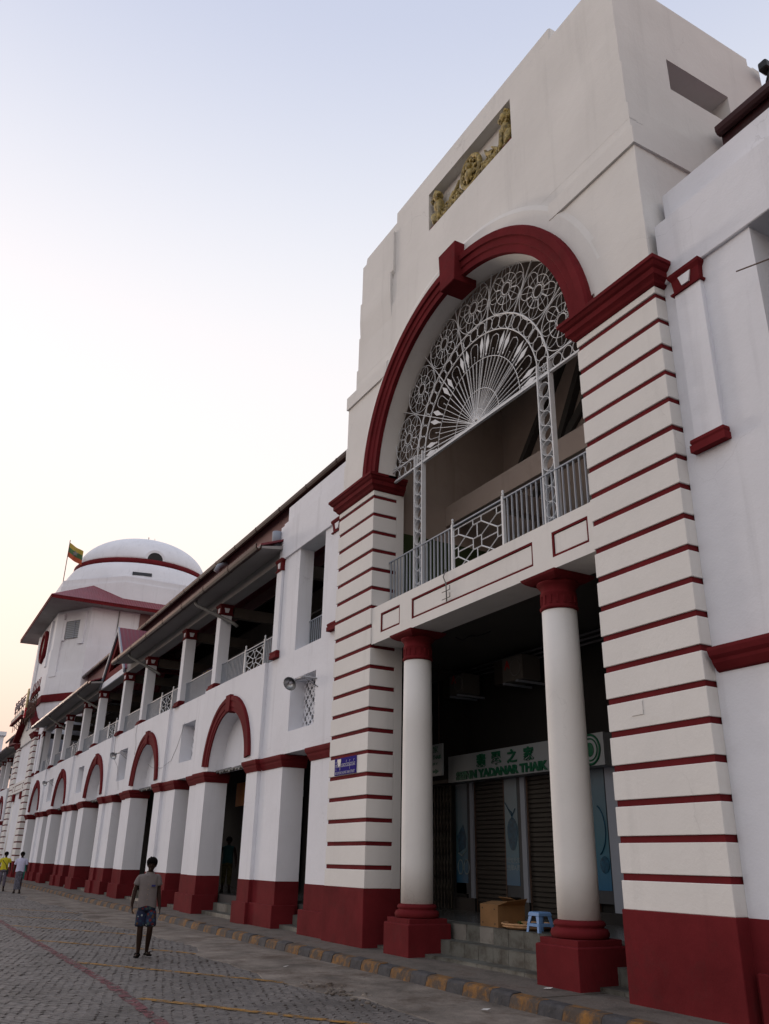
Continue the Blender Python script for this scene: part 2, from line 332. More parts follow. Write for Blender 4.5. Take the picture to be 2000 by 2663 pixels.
# ================================================================== THE NEAR GATEHOUSE
CX = -11.84
CAP_PROF = [(0.02, 9.372), (0.05, 9.40), (0.07, 9.44), (0.10, 9.47), (0.12, 9.485), (0.125, 9.575), (0.16, 9.60), (0.19, 9.645), (0.215, 9.66), (0.215, 9.72)]
def beam_with_panels(cx, g):
    b = MB(); fr = 8.13; pn = [(cx - 3.0, cx - 2.21), (cx - 1.75, cx + 2.0), (cx + 2.47, cx + 3.29)]
    x0, x1 = cx - 3.378, cx + 3.398
    b.box(x0, x1, 8.19, 8.80, 5.82, 6.60)
    b.box(x0, x1, fr, 8.19, 6.41, 6.60); b.box(x0, x1, fr, 8.19, 5.82, 6.0)
    xs = [x0] + [q for p in pn for q in p] + [x1]
    for i in range(0, len(xs), 2): b.box(xs[i], xs[i + 1], fr, 8.19, 6.0, 6.41)
    bm = b.build("beam", M['cream'], g)
    for a, c in pn:
        r = MB(); t = 0.035; y0, y1 = 8.135, 8.188
        r.box(a, c, y0, y1, 6.41 - t, 6.408); r.box(a, c, y0, y1, 6.002, 6.0 + t); r.box(a + .002, a + t, y0, y1, 6.0 + t, 6.41 - t); r.box(c - t, c - .002, y0, y1, 6.0 + t, 6.41 - t)
        r.build("panel_moulding", M['red'], bm)
        B(a + t + 0.01, c - t - 0.01, 8.15, 8.188, 6.0 + t + .01, 6.41 - t - .01).build("raised_panel", M['cream'], bm, 0.006)
    return bm
blk_cache = {}
def pier(x0, x1, g, inner, nstripe=19):
    """inner: +1 when the opening lies to its +x side"""
    p = B(x0 + .022, x1 - .022, 8.122, 8.70, 1.155, 9.372).build("pier", M['red'], g)
    ya, yb = 8.70, 8.88
    B(x0 + (.30 if inner > 0 else 0), x1 - (0.30 if inner < 0 else 0), ya, yb, 1.155, 9.372).build("pier_back", M['cream'], p)
    zs = [1.155]
    for i in range(nstripe): zs += [1.478 + .4277 * i, 1.558 + .4277 * i]
    zs.append(9.372)
    for i in range(0, len(zs), 2):
        h = round(zs[i + 1] - zs[i], 3); key = (round(x1 - x0, 3), h)
        if key not in blk_cache: blk_cache[key] = B(0, x1 - x0, 0, 0.602, 0, h).mesh("rusticated_block", M['cream'], bevel=0.006)
        inst("rusticated_block", blk_cache[key], p, (x0, 8.1 + random.uniform(-.004, .004), zs[i]), (0, random.uniform(-.0022, .0022), 0))
    B(x0 - .015, x1 + .015, 8.08, 8.885, PZ - .1, 1.155).build("plinth", M['red'], p, 0.008)
    c = MB().mold(x0, x1, 8.1, 8.57, CAP_PROF); c.build("capital", M['red'], p)
    if inner: MB().mold(x0 + .0, x1, 8.5705, 8.86, [(d * (1 if True else 0), z - .001) for d, z in CAP_PROF]).build("capital_return", M['red'], p)
    return p

def gatehouse_near():
    g = empty("market_gatehouse", (CX, 9.5, 0), "cream plaster gatehouse tower with big red arch, striped piers and gilded niche, nearest building", "building")
    PL = (-16.96, -15.22); PR = (-8.44, -6.78)
    pier(*PL, g, 1); pier(*PR, g, -1)
    beam_with_panels(CX, g)
    # arch wall, springing behind the capitals
    zc, ri = 9.5, 3.345
    def arch_front(x0, x1, z0, z1, yf, yb):
        pts = [(x0, z0), (x0, z1), (x1, z1), (x1, z0), (CX + math.sqrt(ri**2 - (z0 - zc)**2), z0)]
        a0 = math.asin((z0 - zc) / ri); pts += arc(CX, zc, ri, a0, PI - a0, 48)[1:]
        MB().ext(pts, 'y', yf, yb).build("arch_wall", M['cream'], g)
    hw = 4.97
    W = MB()
    pts = [(CX - hw, 9.70), (CX - hw, 12.45), ] + arc(CX, zc, 4.15, PI - math.asin(2.95 / 4.15), math.asin(2.95 / 4.15), 24) + [(CX + hw, 12.45), (CX + hw, 9.70)] 
    a0 = math.asin((9.70 - zc) / ri)
    pts += arc(CX, zc, ri, a0, PI - a0, 56)
    W.ext(pts, 'y', 8.165, 8.62)
    W.build("arch_wall", M['cream'], g)
    for (za, zb, yf, h) in ((9.70, 10.62, 8.125, 5.01), (10.62, 11.08, 8.145, 4.99)):
        for s in (-1, 1):
            xi = CX + s * 3.86 if zb < 10.7 else CX + s * 3.74
            B(min(CX + s * h, xi), max(CX + s * h, xi), yf, 8.17, za, zb).build("setback_band", M['cream'], g)
    # red arch ring, white ring, keystone
    prof = [(3.335, 8.17), (3.335, 8.07), (3.48, 8.07), (3.50, 8.045), (3.64, 8.04), (3.65, 8.0), (3.79, 7.99), (3.83, 8.02), (3.83, 8.35)]
    R = []
    for i in range(57):
        a = PI * 0.012 + (PI * 0.976) * i / 56
        R.append([(CX + r * math.cos(a), y, zc + r * math.sin(a)) for r, y in prof])
    m = MB(); m.loft(R, 0, False, True); ring = m.build("arch_surround", M['red'], g)
    R = []
    for i in range(41):
        a = PI * 0.045 + PI * 0.91 * i / 40
        R.append([(CX + r * math.cos(a), y, zc + r * math.sin(a)) for r, y in ((3.80, 8.36), (3.80, 8.13), (4.14, 8.13), (4.24, 8.165), (4.26, 8.36))])
    MB().loft(R, 0, False, True).build("outer_ring", M['cream'], g)
    k = MB(); kx = CX
    k.ext([(kx - .265, 12.67), (kx + .265, 12.67), (kx + .32, 13.62), (kx - .32, 13.62)], 'y', 7.89, 8.45)
    k.build("keystone", M['red'], ring, 0.012)
    # string course
    for s in (-1, 1):
        xa, xb = (CX - 5.01, CX - 2.95) if s < 0 else (CX + 2.95, CX + 5.01)
        MB().ext([(8.12, 12.2), (8.12, 12.55), (8.27, 12.68), (8.40, 12.68), (8.40, 12.2)], 'x', xa, xb).build("string_course", M['cream'], g)
    B(CX + 4.965, CX + 5.01, 8.40, 12.0, 12.2, 12.6).build("string_course", M['cream'], g)
    # upper tower with niche
    nx0, nx1, nz0, nz1 = CX - 1.42, CX + 1.79, 15.35, 16.44
    nx0, nx1 = -13.25, -10.06
    u = MB(); hw = 4.74; yf = 8.34
    tops = [(CX - hw, 13.2), (CX - hw, 16.40), (CX - 4.6, 16.75)]
    u.box(CX - hw, CX + hw, yf, 8.75, 13.2, nz0)
    u.box(CX - hw, nx0, yf, 8.75, nz0, nz1); u.box(nx1, CX + hw, yf, 8.75, nz0, nz1)
    u.box(CX - hw, CX + hw, yf, 8.75, nz1, 16.45)
    u.ext([(CX - hw, 16.45), (CX - 4.62, 16.55), (CX - 4.56, 16.78), (CX + 4.56, 16.78), (CX + 4.62, 16.55), (CX + hw, 16.45)], 'y', 8.345, 8.75)
    u.build("tower_front", M['cream'], g)
    for xa, xb in ((CX - 4.84, CX - 2.2), (CX + 2.2, CX + 4.84)): B(xa, xb, 8.29, 8.45, 12.46, 12.97).build("setback_band", M['cream'], g)
    B(CX - 4.84, CX + 4.84, 8.288, 8.6, 12.96, 13.32).build("setback_band", M['cream'], g)
    for za, zb, yy_, h_ in ((13.32, 14.3, 8.305, 4.80), (14.3, 15.1, 8.32, 4.765)): B(CX - h_, CX + h_, yy_, 8.6, za, zb).build("setback_band", M['cream'], g)
    B(CX - 4.79, CX + 4.79, 8.315, 8.6, 13.32, 15.0).build("setback_band", M['cream'], g) if False else None
    B(CX - 3.0, CX + 3.08, 8.36, 8.68, 16.78, 17.14).build("parapet", M['cream'], g, 0.03)
    MB().ext([(8.345, 15.2), (8.28, 15.32), (8.28, 16.50), (8.345, 16.52)], 'x', CX - 4.66, CX - 2.99).build("corner_panel", M['cream'], g)
    MB().ext([(8.325, 13.6), (8.26, 14.72), (8.26, 15.3), (8.325, 15.3)], 'x', CX - 4.70, CX - 3.09).build("corner_panel", M['cream'], g)
    B(nx0, nx1, 8.60, 8.76, nz0, nz1).build("niche_back", M['cream'], g)
    # tower sides, back and top
    for s in (-1, 1):
        X0 = CX + s * 4.74; X1 = CX + s * 4.45; xa, xb = sorted((X0, X1))
        t = MB(); wy0, wy1, wz0, wz1 = 9.57, 11.2, 14.45, 15.2
        t.box(xa, xb, 8.75, 12.2, 9.5, wz0); t.box(xa, xb, 8.75, wy0, wz0, wz1); t.box(xa, xb, wy1, 12.2, wz0, wz1); t.box(xa, xb, 8.75, 12.2, wz1, 16.55)
        t.box(xa, xb, 8.75, 12.05, 16.55, 16.74)
        t.build("tower_side", M['cream'], g)
        xa, xb = sorted((CX + s * 4.45, CX + s * 4.43)) 
        B(*sorted((CX + s * 3.9, CX + s * 3.95)), wy0 - .2, wy1 + .2, wz0 - .2, wz1 + .2).build("louvre_board", M['mauve'], g); xq = sorted((CX + s * 3.951, CX + s * 4.449))
        for zq in ((wz0 - .06, wz0 - .001), (wz1 + .001, wz1 + .06)): B(*xq, wy0 - .1, wy1 + .1, *zq).build("recess_lining", M['cream'], g)
        for yq in ((wy0 - .06, wy0 - .001), (wy1 + .001, wy1 + .06)): B(*xq, *yq, wz0, wz1).build("recess_lining", M['cream'], g)
        B(*sorted((CX + s * 4.745, CX + s * 4.83)), 8.6, 12.0, 12.62, 13.3).build("setback_band", M['cream'], g)
        B(*sorted((CX + s * 4.745, CX + s * 4.96)), 8.625, 12.0, 9.4, 12.2).build("tower_side", M['cream'], g)
    B(CX - 4.74, CX + 4.74, 12.2, 12.4, 0, 16.6).build("tower_back", M['cream'], g)
    B(CX - 4.4, CX + 4.4, 8.76, 12.19, 16.2, 16.4).build("tower_roof", M['cream'], g)
    # upper room behind the arch
    r = MB()
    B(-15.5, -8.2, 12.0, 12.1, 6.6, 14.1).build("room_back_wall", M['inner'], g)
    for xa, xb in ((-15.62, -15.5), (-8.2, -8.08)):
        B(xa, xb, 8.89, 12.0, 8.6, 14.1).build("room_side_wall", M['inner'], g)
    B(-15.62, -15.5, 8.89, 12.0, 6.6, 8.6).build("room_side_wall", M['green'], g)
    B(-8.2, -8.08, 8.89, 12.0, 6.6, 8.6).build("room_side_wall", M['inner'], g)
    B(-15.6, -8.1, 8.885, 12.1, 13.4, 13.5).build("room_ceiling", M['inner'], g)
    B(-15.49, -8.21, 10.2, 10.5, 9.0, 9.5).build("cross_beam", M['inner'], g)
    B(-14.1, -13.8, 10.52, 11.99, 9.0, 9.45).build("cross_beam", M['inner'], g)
    # gable shaped brace on back wall
    MB().ext([(-14.6, 9.6), (-11.9, 11.9), (-9.2, 9.6), (-9.5, 9.6), (-11.9, 11.6), (-14.3, 9.6)], 'y', 11.9, 11.99).build("gable_brace", M['ceil'], g)
    B(-16.9, -6.8, 8.805, 12.15, 6.25, 6.55).build("upper_floor_slab", M['ceil'], g)
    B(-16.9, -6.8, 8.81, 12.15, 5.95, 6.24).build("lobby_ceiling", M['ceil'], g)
    for P4 in ([(-15.4, 9.9), (-15.2, 9.9), (-12.9, 12.7), (-13.1, 12.7)], [(-13.9, 9.7), (-13.7, 9.7), (-12.0, 12.7), (-12.2, 12.7)], [(-10.2, 12.7), (-10.0, 12.7), (-8.3, 10.4), (-8.5, 10.4)]): MB().ext(P4, 'y', 11.82, 11.99).build("rafter", M['ceil'], g)
    # columns
    for cx in (CX - 2.12, CX + 2.12):
        col = MB().lathe([(.2875, .93), (.2885, 1.6), (.286, 2.6), (.279, 4.0), (.270, 5.3)], cx, 8.5, 40).build("column", M['cream'], g)
        b = MB(); b.mold(cx - .43, cx + .43, 8.07, 8.93, [(0, PZ - .06), (0, .645), (-.02, .66)], back=True)
        b.mold(cx - .385, cx + .385, 8.115, 8.885, [(0, .655), (0, .735)], back=True)
        b.build("pedestal", M['red'], col, 0.006)
        MB().lathe([(.36, .735), (.385, .755), (.395, .80), (.375, .845), (.335, .86), (.325, .875), (.345, .89), (.35, .915), (.335, .94), (.29, .96)], cx, 8.5, 40).build("base_moulding", M['red'], col)
        c = MB(); c.lathe([(.275, 5.27), (.295, 5.29), (.30, 5.32), (.275, 5.345), (.268, 5.50), (.285, 5.53), (.283, 5.55), (.27, 5.57), (.272, 5.62), (.30, 5.66), (.33, 5.69), (.335, 5.715)], cx, 8.5, 40)
        cp = c.build("capital", M['red'], col)
        MB().mold(cx - .33, cx + .33, 8.17, 8.83, [(-.03, 5.71), (.03, 5.745), (.07, 5.78), (.085, 5.818)], back=True).build("abacus", M['red'], cp)
        for i in range(16):
            a = 2 * PI * i / 16; inst("fluting", FL, cp, (cx + .272 * math.cos(a), 8.5 + .272 * math.sin(a), 5.36), (0, 0, a))
    return g
FL = B(-.01, .014, -.018, .018, 0, .14).mesh("fluting", M['red'])
GATE = gatehouse_near()

# the gilded relief in the niche
def relief():
    g = empty("gilded_relief", (-11.65, 8.6, 15.35), "gilded relief of two guardian beasts and a medallion set in the tower niche", "sculpture")
    y = 8.47
    for s, X in ((1, -13.0), (-1, -10.28)):
        m = MB()
        m.ell((X, y, 15.62), (.17, .13, .25)); m.ell((X + s * .05, y - .02, 15.9), (.15, .13, .22)); m.ell((X + s * .04, y - .05, 16.2), (.13, .13, .14)); m.ell((X + s * .14, y - .10, 16.16), (.08, .07, .07))
        m.tube([(X + s * .14, y - .08, 15.9), (X + s * .17, y - .1, 15.6), (X + s * .17, y - .1, 15.37)], [.07, .055, .06], 8)
        m.tube([(X - s * .1, y - .05, 15.7), (X - s * .04, y - .08, 15.5), (X, y - .1, 15.38)], [.1, .08, .06], 8)
        for i in range(14):
            a = i * 2.4; m.ell((X + .13 * math.cos(a), y - .08 + .03 * math.sin(i), 16.16 + .15 * math.sin(a)), (.045, .05, .05), 6, 5)
        m.build("guardian_beast", M['gold'], g)
        B(X - .2, X + .2, y - .12, y + .1, 15.352, 15.40).build("beast_base", M['red'], g)
    md = MB(); md.tube([(-11.65 + .34 * math.cos(a), y - .02, 15.86 + .40 * math.sin(a)) for a in [i * PI / 14 for i in range(28)]], .06, 8, True)
    md.ell((-11.65, y, 15.86), (.30, .07, .36)); md.ell((-11.65, y - .08, 15.74), (.14, .08, .16)); md.ell((-11.65, y - .09, 15.97), (.09, .07, .09))
    for i in range(10): md.ell((-11.65 + .22 * math.cos(i * .63), y - .07, 15.86 + .27 * math.sin(i * .63)), (.05, .04, .05), 6, 5)
    md.build("medallion", M['gold'], g)
    for s in (-1, 1):
        f = MB()
        for i in range(13):
            x = -11.65 + s * (.38 + i * .075); z = 15.52 + .11 * abs(math.sin(i * 1.1)); r = .085 + .03 * math.sin(i * 2)
            f.tube([(x + r * k / 10 * math.cos(k * .8 + i), y - .04 - .01 * (i % 3), z + r * k / 10 * math.sin(k * .8 + i)) for k in range(4, 12)], .026, 5)
            f.ell((x, y - .05, 15.43 + .05 * (i % 2)), (.06, .08, .075), 7, 5)
            f.ell((x + .03, y - .03, z + .05), (.035, .05, .05), 6, 5)
        f.build("scroll_garland", M['gold'], g)
    w_ = MB(); X = -12.35
    w_.tube([(X - .14, y, 15.6), (X - .05, y, 15.78), (X + .1, y, 15.85), (X + .2, y, 16.05)], [.04, .07, .06, .02], 6); w_.tube([(X - .12, y, 15.65), (X - .16, y, 15.8), (X - .05, y, 15.93)], [.04, .04, .02], 6)
    w_.build("wing_ornament", M['gold'], g)
    w2 = MB(); X = -10.95
    w2.tube([(X + .14, y, 15.6), (X + .05, y, 15.78), (X - .1, y, 15.85), (X - .2, y, 16.05)], [.04, .07, .06, .02], 6); w2.tube([(X + .12, y, 15.65), (X + .16, y, 15.8), (X + .05, y, 15.93)], [.04, .04, .02], 6)
    w2.build("wing_ornament", M['gold'], g)
relief()

# ------------------------------------------------------------------ ironwork
BAL = {}
def baluster_mesh(h):
    k = round(h, 3)
    if k not in BAL: BAL[k] = B(-.0085, .0085, -.015, .015, 0, h).mesh("baluster", M['rail'])
    return BAL[k]
KNOB = MB().lathe([(.026, 0), (.026, .05), (.012, .06), (.03, .085), (.02, .115), (.004, .125)], 0, 0, 10).mesh("finial", M['iron'])
def ornamental_panel(x0, x1, y, z0, z1, parent):
    m = MB(); cx, cz = (x0 + x1) / 2, (z0 + z1) / 2; hx, hz = (x1 - x0) / 2, (z1 - z0) / 2; t = .013
    def L(*pts):
        for (a, b), (c, d) in zip(pts[:-1], pts[1:]):
            m.tube([(cx + a * hx, y, cz + b * hz), (cx + c * hx, y, cz + d * hz)], t, 4, smooth=False)
    q, r = .17, .22
    L((-q, -r), (q, -r), (q, r), (-q, r), (-q, -r))
    L((0, r), (0, .78)); L((0, -r), (0, -1)); L((q, 0), (.8, 0)); L((-q, 0), (-.8, 0))
    for sx in (-1, 1):
        for sz in (-1, 1):
            L((sx * q, sz * r), (sx * .78, sz * .72), (sx * 1, sz * .72)); L((sx * .78, sz * .72), (sx * .78, sz * 1))
            L((sx * q, sz * 1), (sx * q, sz * .78), (sx * .8, sz * .2), (sx * 1, sz * .2)); L((0, sz * .78), (sx * q, sz * .78))
            L((sx * .8, sz * .2), (sx * .8, 0))
    L((-1, -1), (-1, 1), (1, 1), (1, -1), (-1, -1))
    return m.build("ornamental_panel", M['iron'], parent)
def railing(x0, x1, y, z0, z1, panel, label, group, sp=.125):
    g = empty("balcony_railing", ((x0 + x1) / 2, y, z0), label, "railing", group)
    B(x0, x1, y - .018, y + .018, z1 - .025, z1).build("handrail", M['rail'], g)
    me = baluster_mesh(z1 - .03 - z0); x = x0 + sp * .6
    while x < x1 - .03:
        if not (panel and panel[0] - .06 < x < panel[1] + .06): inst("baluster", me, g, (x, y, z0))
        x += sp
    if panel:
        for px_ in (panel[0] - .03, panel[1] + .03):
            po = B(px_ - .024, px_ + .024, y - .03, y + .03, z0, z1 + .04).build("railing_post", M['iron'], g); inst("finial", KNOB, po, (px_, y, z1 + .04))
        ornamental_panel(panel[0], panel[1], y, z0 + .04, z1 - .09, g)
    return g
RG = "balcony railings of the market"
railing(-15.2, -8.46, 8.52, 6.6, 7.71, (-12.66, -11.09), "white iron railing with star lattice panel under the big red arch of the gatehouse", RG, .135)

def grille():
    hx, hz, y = -11.86, 9.61, 8.56
    g = empty("arch_grille", (hx, y, 6.6), "white wrought iron fan grille with flower rosettes filling the gatehouse arch", "grille")
    RINGS = {}
    def ringmesh(R, t=.0075, n=18):
        k = (round(R, 3), t)
        if k not in RINGS: RINGS[k] = MB().tube([(R * math.cos(2 * PI * i / n), 0, R * math.sin(2 * PI * i / n)) for i in range(n)], t, 5, True).mesh("ring", M['iron'])
        return RINGS[k]
    def flat(pts, wd, th, nm):
        m = MB()
        m.tube(pts, wd, 4); return m.build(nm, M['iron'], g)
    # horizontal bars
    B(-15.19, -8.50, y - .03, y + .03, 9.585, 9.625).build("base_bar", M['iron'], g)
    for a, b in ((-15.15, -14.12), (-9.62, -8.50)): B(a, b, y - .02, y + .02, 9.875, 9.895).build("upper_bar", M['iron'], g)
    B(-14.12, -9.62, y - .02, y + .02, 9.64, 9.655).build("second_bar", M['iron'], g)
    for x in (-15.0, -14.74, -14.48, -9.42, -9.16, -8.9, -8.66): inst("ring", ringmesh(.12), g, (x, y, 9.75))
    # posts with rings
    for px_ in (-14.0, -9.78):
        for d in (-.155, .155):
            B(px_ + d - .013, px_ + d + .013, y - (.05), y + .05, 6.6, 9.58 + .3).build("grille_post", M['iron'], g)
        z = 6.6 + .15
        while z < 9.5: inst("ring", RB(.14), g, (px_, y, z)); z += .285
        m = MB()
        for s in (-1, 1):
            m.tube([(px_ + s * .14, y, 9.64 + .02), (px_ + s * .04, y, 9.72), (px_ , y, 9.86)], .008, 4); m.tube([(px_ + s * .14, y, 9.86), (px_ + s * .03, y, 9.79), (px_, y, 9.66)], .008, 4)
        m.build("star_ornament", M['iron'], g)
    # double arch with rings
    for R, t in ((2.24, .017), (1.93, .014)):
        m = MB(); m.tube([(hx + R * math.cos(PI * i / 48), y, hz + R * math.sin(PI * i / 48)) for i in range(49)], t, 6); m.build("arch_bar", M['iron'], g)
    n = 25
    for i in range(n):
        a = PI * (i + 1) / (n + 1); inst("ring", ringmesh(.138), g, (hx + 2.085 * math.cos(a), y, hz + 2.085 * math.sin(a)))
    # fan
    for R, t in ((.11, .018), (.31, .009), (.74, .009), (1.39, .009)):
        m = MB(); m.tube([(hx + R * math.cos(PI * i / 36), y, hz + R * math.sin(PI * i / 36)) for i in range(37)], t, 5); m.build("fan_arc", M['iron'], g)
    MB().tube([(hx + .05 * math.cos(2 * PI * i / 14), y, hz + .09 + .05 * math.sin(2 * PI * i / 14)) for i in range(14)], .016, 5, True).build("hub", M['iron'], g)
    ray = B(.10, 1.39, -.010, .010, -.0045, .0045).mesh("ray", M['iron']); ray2 = B(.10, 3.30, -.012, .012, -.007, .007).mesh("long_ray", M['iron'])
    ray3 = B(1.39, 1.92, -.008, .008, -.005, .005).mesh("short_ray", M['iron'])
    long_a = [90 + 12 + 24 * k for k in range(-4, 4)]
    nr = 33
    for i in range(nr + 1):
        a = PI * i / nr
        if min(abs(math.degrees(a) - q) for q in long_a) > 2.0 and 0 < i < nr: inst("ray", ray, g, (hx, y, hz), (0, -a, 0))
    sp = MB(); sp.ext([(1.42, 0), (1.47, .022), (1.49, .008), (1.70, .058), (1.89, .004), (1.70, -.058), (1.49, -.008), (1.47, -.022)], 'y', -.006, .006); spm = sp.mesh("spearhead", M['iron'])
    hp = MB(); hp.tube([(1.39, 0, -.10), (1.72, 0, -.125), (1.80, 0, -.10), (1.84, 0, 0), (1.80, 0, .10), (1.72, 0, .125), (1.39, 0, .10)], .009, 4); hp.tube([(1.39, 0, 0), (1.52, 0, 0)], .006, 4); hp.ell((1.54, 0, 0), (.016, .016, .016), 6, 4); hpm = hp.mesh("hoop", M['iron'])
    for q in long_a:
        if 4 < q < 176: inst("long_ray", ray2, g, (hx, y, hz), (0, -math.radians(q), 0))
    for k in range(-3, 4):
        c = 90 + 24 * k
        inst("hoop", hpm, g, (hx, y, hz), (0, -math.radians(c), 0))
        for d in (-8.6, 8.6): inst("spearhead", spm, g, (hx, y, hz), (0, -math.radians(c + d), 0))
    for q in (3.2, 176.8): inst("spearhead", spm, g, (hx, y, hz), (0, -math.radians(q), 0))
    # rosettes
    rm = MB(); n = 8; t = .0065
    def circ(cx, cz, rx, rz=None, tt=t, nn=24, rot=0):
        rz = rz or rx; P = []
        for i in range(nn):
            u, v = rx * math.cos(2 * PI * i / nn), rz * math.sin(2 * PI * i / nn)
            P.append((cx + u * math.cos(rot) - v * math.sin(rot), 0, cz + u * math.sin(rot) + v * math.cos(rot)))
        rm.tube(P, tt, 5, True)
    circ(0, 0, .555, tt=.009, nn=36); circ(0, 0, .325, nn=28); circ(0, 0, .125, tt=.012)
    for k in range(8):
        a = PI / 8 + k * PI / 4; circ(.345 * math.cos(a), .345 * math.sin(a), .185, .135, nn=18, rot=a)
        a = k * PI / 4; rm.tube([(.12 * math.cos(a), 0, .12 * math.sin(a)), (.34 * math.cos(a), 0, .34 * math.sin(a))], t, 4)
        a = PI / 8 + k * PI / 4; rm.tube([(.12 * math.cos(a), 0, .12 * math.sin(a)), (.53 * math.cos(a), 0, .53 * math.sin(a))], .0045, 4)
    rme = rm.mesh("rosette", M['iron'])
    for k in range(-3, 4):
        a = math.radians(90 + 24 * k); inst("rosette", rme, g, (hx + 2.755 * math.cos(a), y, hz + 2.755 * math.sin(a)), (0, -a, 0))
    MB().tube([(hx + 3.33 * math.cos(PI * i / 60), y, hz + 3.33 * math.sin(PI * i / 60)) for i in range(2, 59)], .012, 5).build("outer_bar", M['iron'], g)
    MB().tube([(-15.05, y, 10.05), (-15.0, y, 9.95), (-14.88, y, 9.93), (-14.84, y, 10.02), (-14.92, y, 10.06)], .009, 5).build("scroll", M['iron'], g)
def RB(R):
    m = bpy.data.meshes.get("post_ring")
    if m: return m
    n = 16; rings = []
    for i in range(n + 1):
        a = 2 * PI * i / n; rings.append([((R + dr) * math.cos(a), dy, (R + dr) * math.sin(a)) for dr, dy in ((-.008, -.045), (.0, -.045), (.0, .045), (-.008, .045))])
    return MB().loft(rings, 0, False, False).mesh("post_ring", M['iron'])
grille()

# ================================================================== THE ARCADE WING
PCAP = [(0.02, 3.745), (0.04, 3.79), (0.07, 3.85), (0.08, 3.89), (0.11, 3.93), (0.125, 3.98), (0.125, 4.03)]
COLCAP = [(0.03, 9.07), (0.045, 9.10), (0.012, 9.13), (0.02, 9.34), (0.06, 9.39), (0.06, 9.431)]
def arcade_pillar(g, x0, x1, xs, proud):
    """xs: the edge inside the pillar where the arch bay's 0.1 m projection ends; proud: 'l' or 'r' side projects"""
    def body(nm, ya, yb, z0, z1, mt, d=0.0, bev=0.0):
        m = MB()
        if proud == 'l': pts = [(x0 - d, yb), (x0 - d, 8.2 - d), (xs + d, 8.2 - d), (xs + d, 8.3 - d), (x1 + d, 8.3 - d), (x1 + d, yb)]
        elif proud == 'r': pts = [(x0 - d, yb), (x0 - d, 8.3 - d), (xs - d, 8.3 - d), (xs - d, 8.2 - d), (x1 + d, 8.2 - d), (x1 + d, yb)]
        else: pts = [(x0 - d, yb), (x0 - d, 8.3 - d), (x1 + d, 8.3 - d), (x1 + d, yb)]
        m.ext(pts, 'z', z0, z1); return m.build(nm, mt, P[0] if P else g, bev)
    P = []
    P.append(body("arcade_pillar", 0, 8.89, 1.15, 4.06, M['white']))
    body("plinth", 0, 8.895, PZ - .1, 1.15, M['red'], 0.012, 0.006)
    body("footing", 0, 8.80, PZ - .1, .64, M['red'], 0.10, 0.01)
    yy = 8.2 if proud else 8.3
    if proud == 'l': seg = [(x0, xs, 8.2), (xs + .161, x1, 8.3)]
    elif proud == 'r': seg = [(xs, x1, 8.2), (x0, xs - .161, 8.3)]
    else: seg = [(x0, x1, 8.3)]
    c = MB()
    for a, b, yf in seg: c.mold(a, b, yf, 8.93, PCAP)
    c.build("capital", M['red'], P[0])
    return P[0]
def arch_bay(g, c):
    ri = 1.6; z0 = 4.05; zt = 6.60
    pts = [(c - 2.6, z0), (c - 2.6, zt), (c + 2.6, zt), (c + 2.6, z0)] + arc(c, z0, ri, 0, PI, 32)
    MB().ext(pts, 'y', 8.2, 8.9).build("arch_bay_wall", M['white'], g)
    pr = [(1.58, 8.21), (1.58, 8.165), (1.68, 8.165), (1.70, 8.145), (1.86, 8.145), (1.88, 8.12), (1.99, 8.115), (2.02, 8.14), (2.02, 8.21)]
    R = []
    for i in range(33):
        a = .075 + (PI - .15) * i / 32; R.append([(c + r * math.cos(a), y, z0 + r * math.sin(a)) for r, y in pr])
    ring = MB().loft(R, 0, False, True).build("arch_surround", M['red'], g)
    MB().ext([(c - .16, 5.61), (c + .16, 5.61), (c + .20, 6.10), (c - .20, 6.10)], 'y', 8.10, 8.4).build("keystone", M['red'], ring, 0.008)
    MB().ext([(c - 1.7, 4.02)] + [(p[0], p[1]) for p in arc(c, 4.02, 1.7, PI, 0, 24)], 'y', 8.66, 8.72).build("tympanum", M['white'], g)
    # ragged corrugated sheet hanging below the tympanum
    m = MB(); rings = []; n = 40
    for i in range(n + 1):
        x = c - 1.68 + 3.3 * i / n; h = .04 * math.sin(i * 1.9) + .02 * math.sin(i * .7)
        rings.append([(x, 8.46, 4.03 + h), (x, 8.66, 4.09 + h), (x, 8.66, 4.075 + h), (x, 8.46, 4.0 + h)])
    m.loft(rings, 0, True); m.build("corrugated_awning", M['pipe'], g)
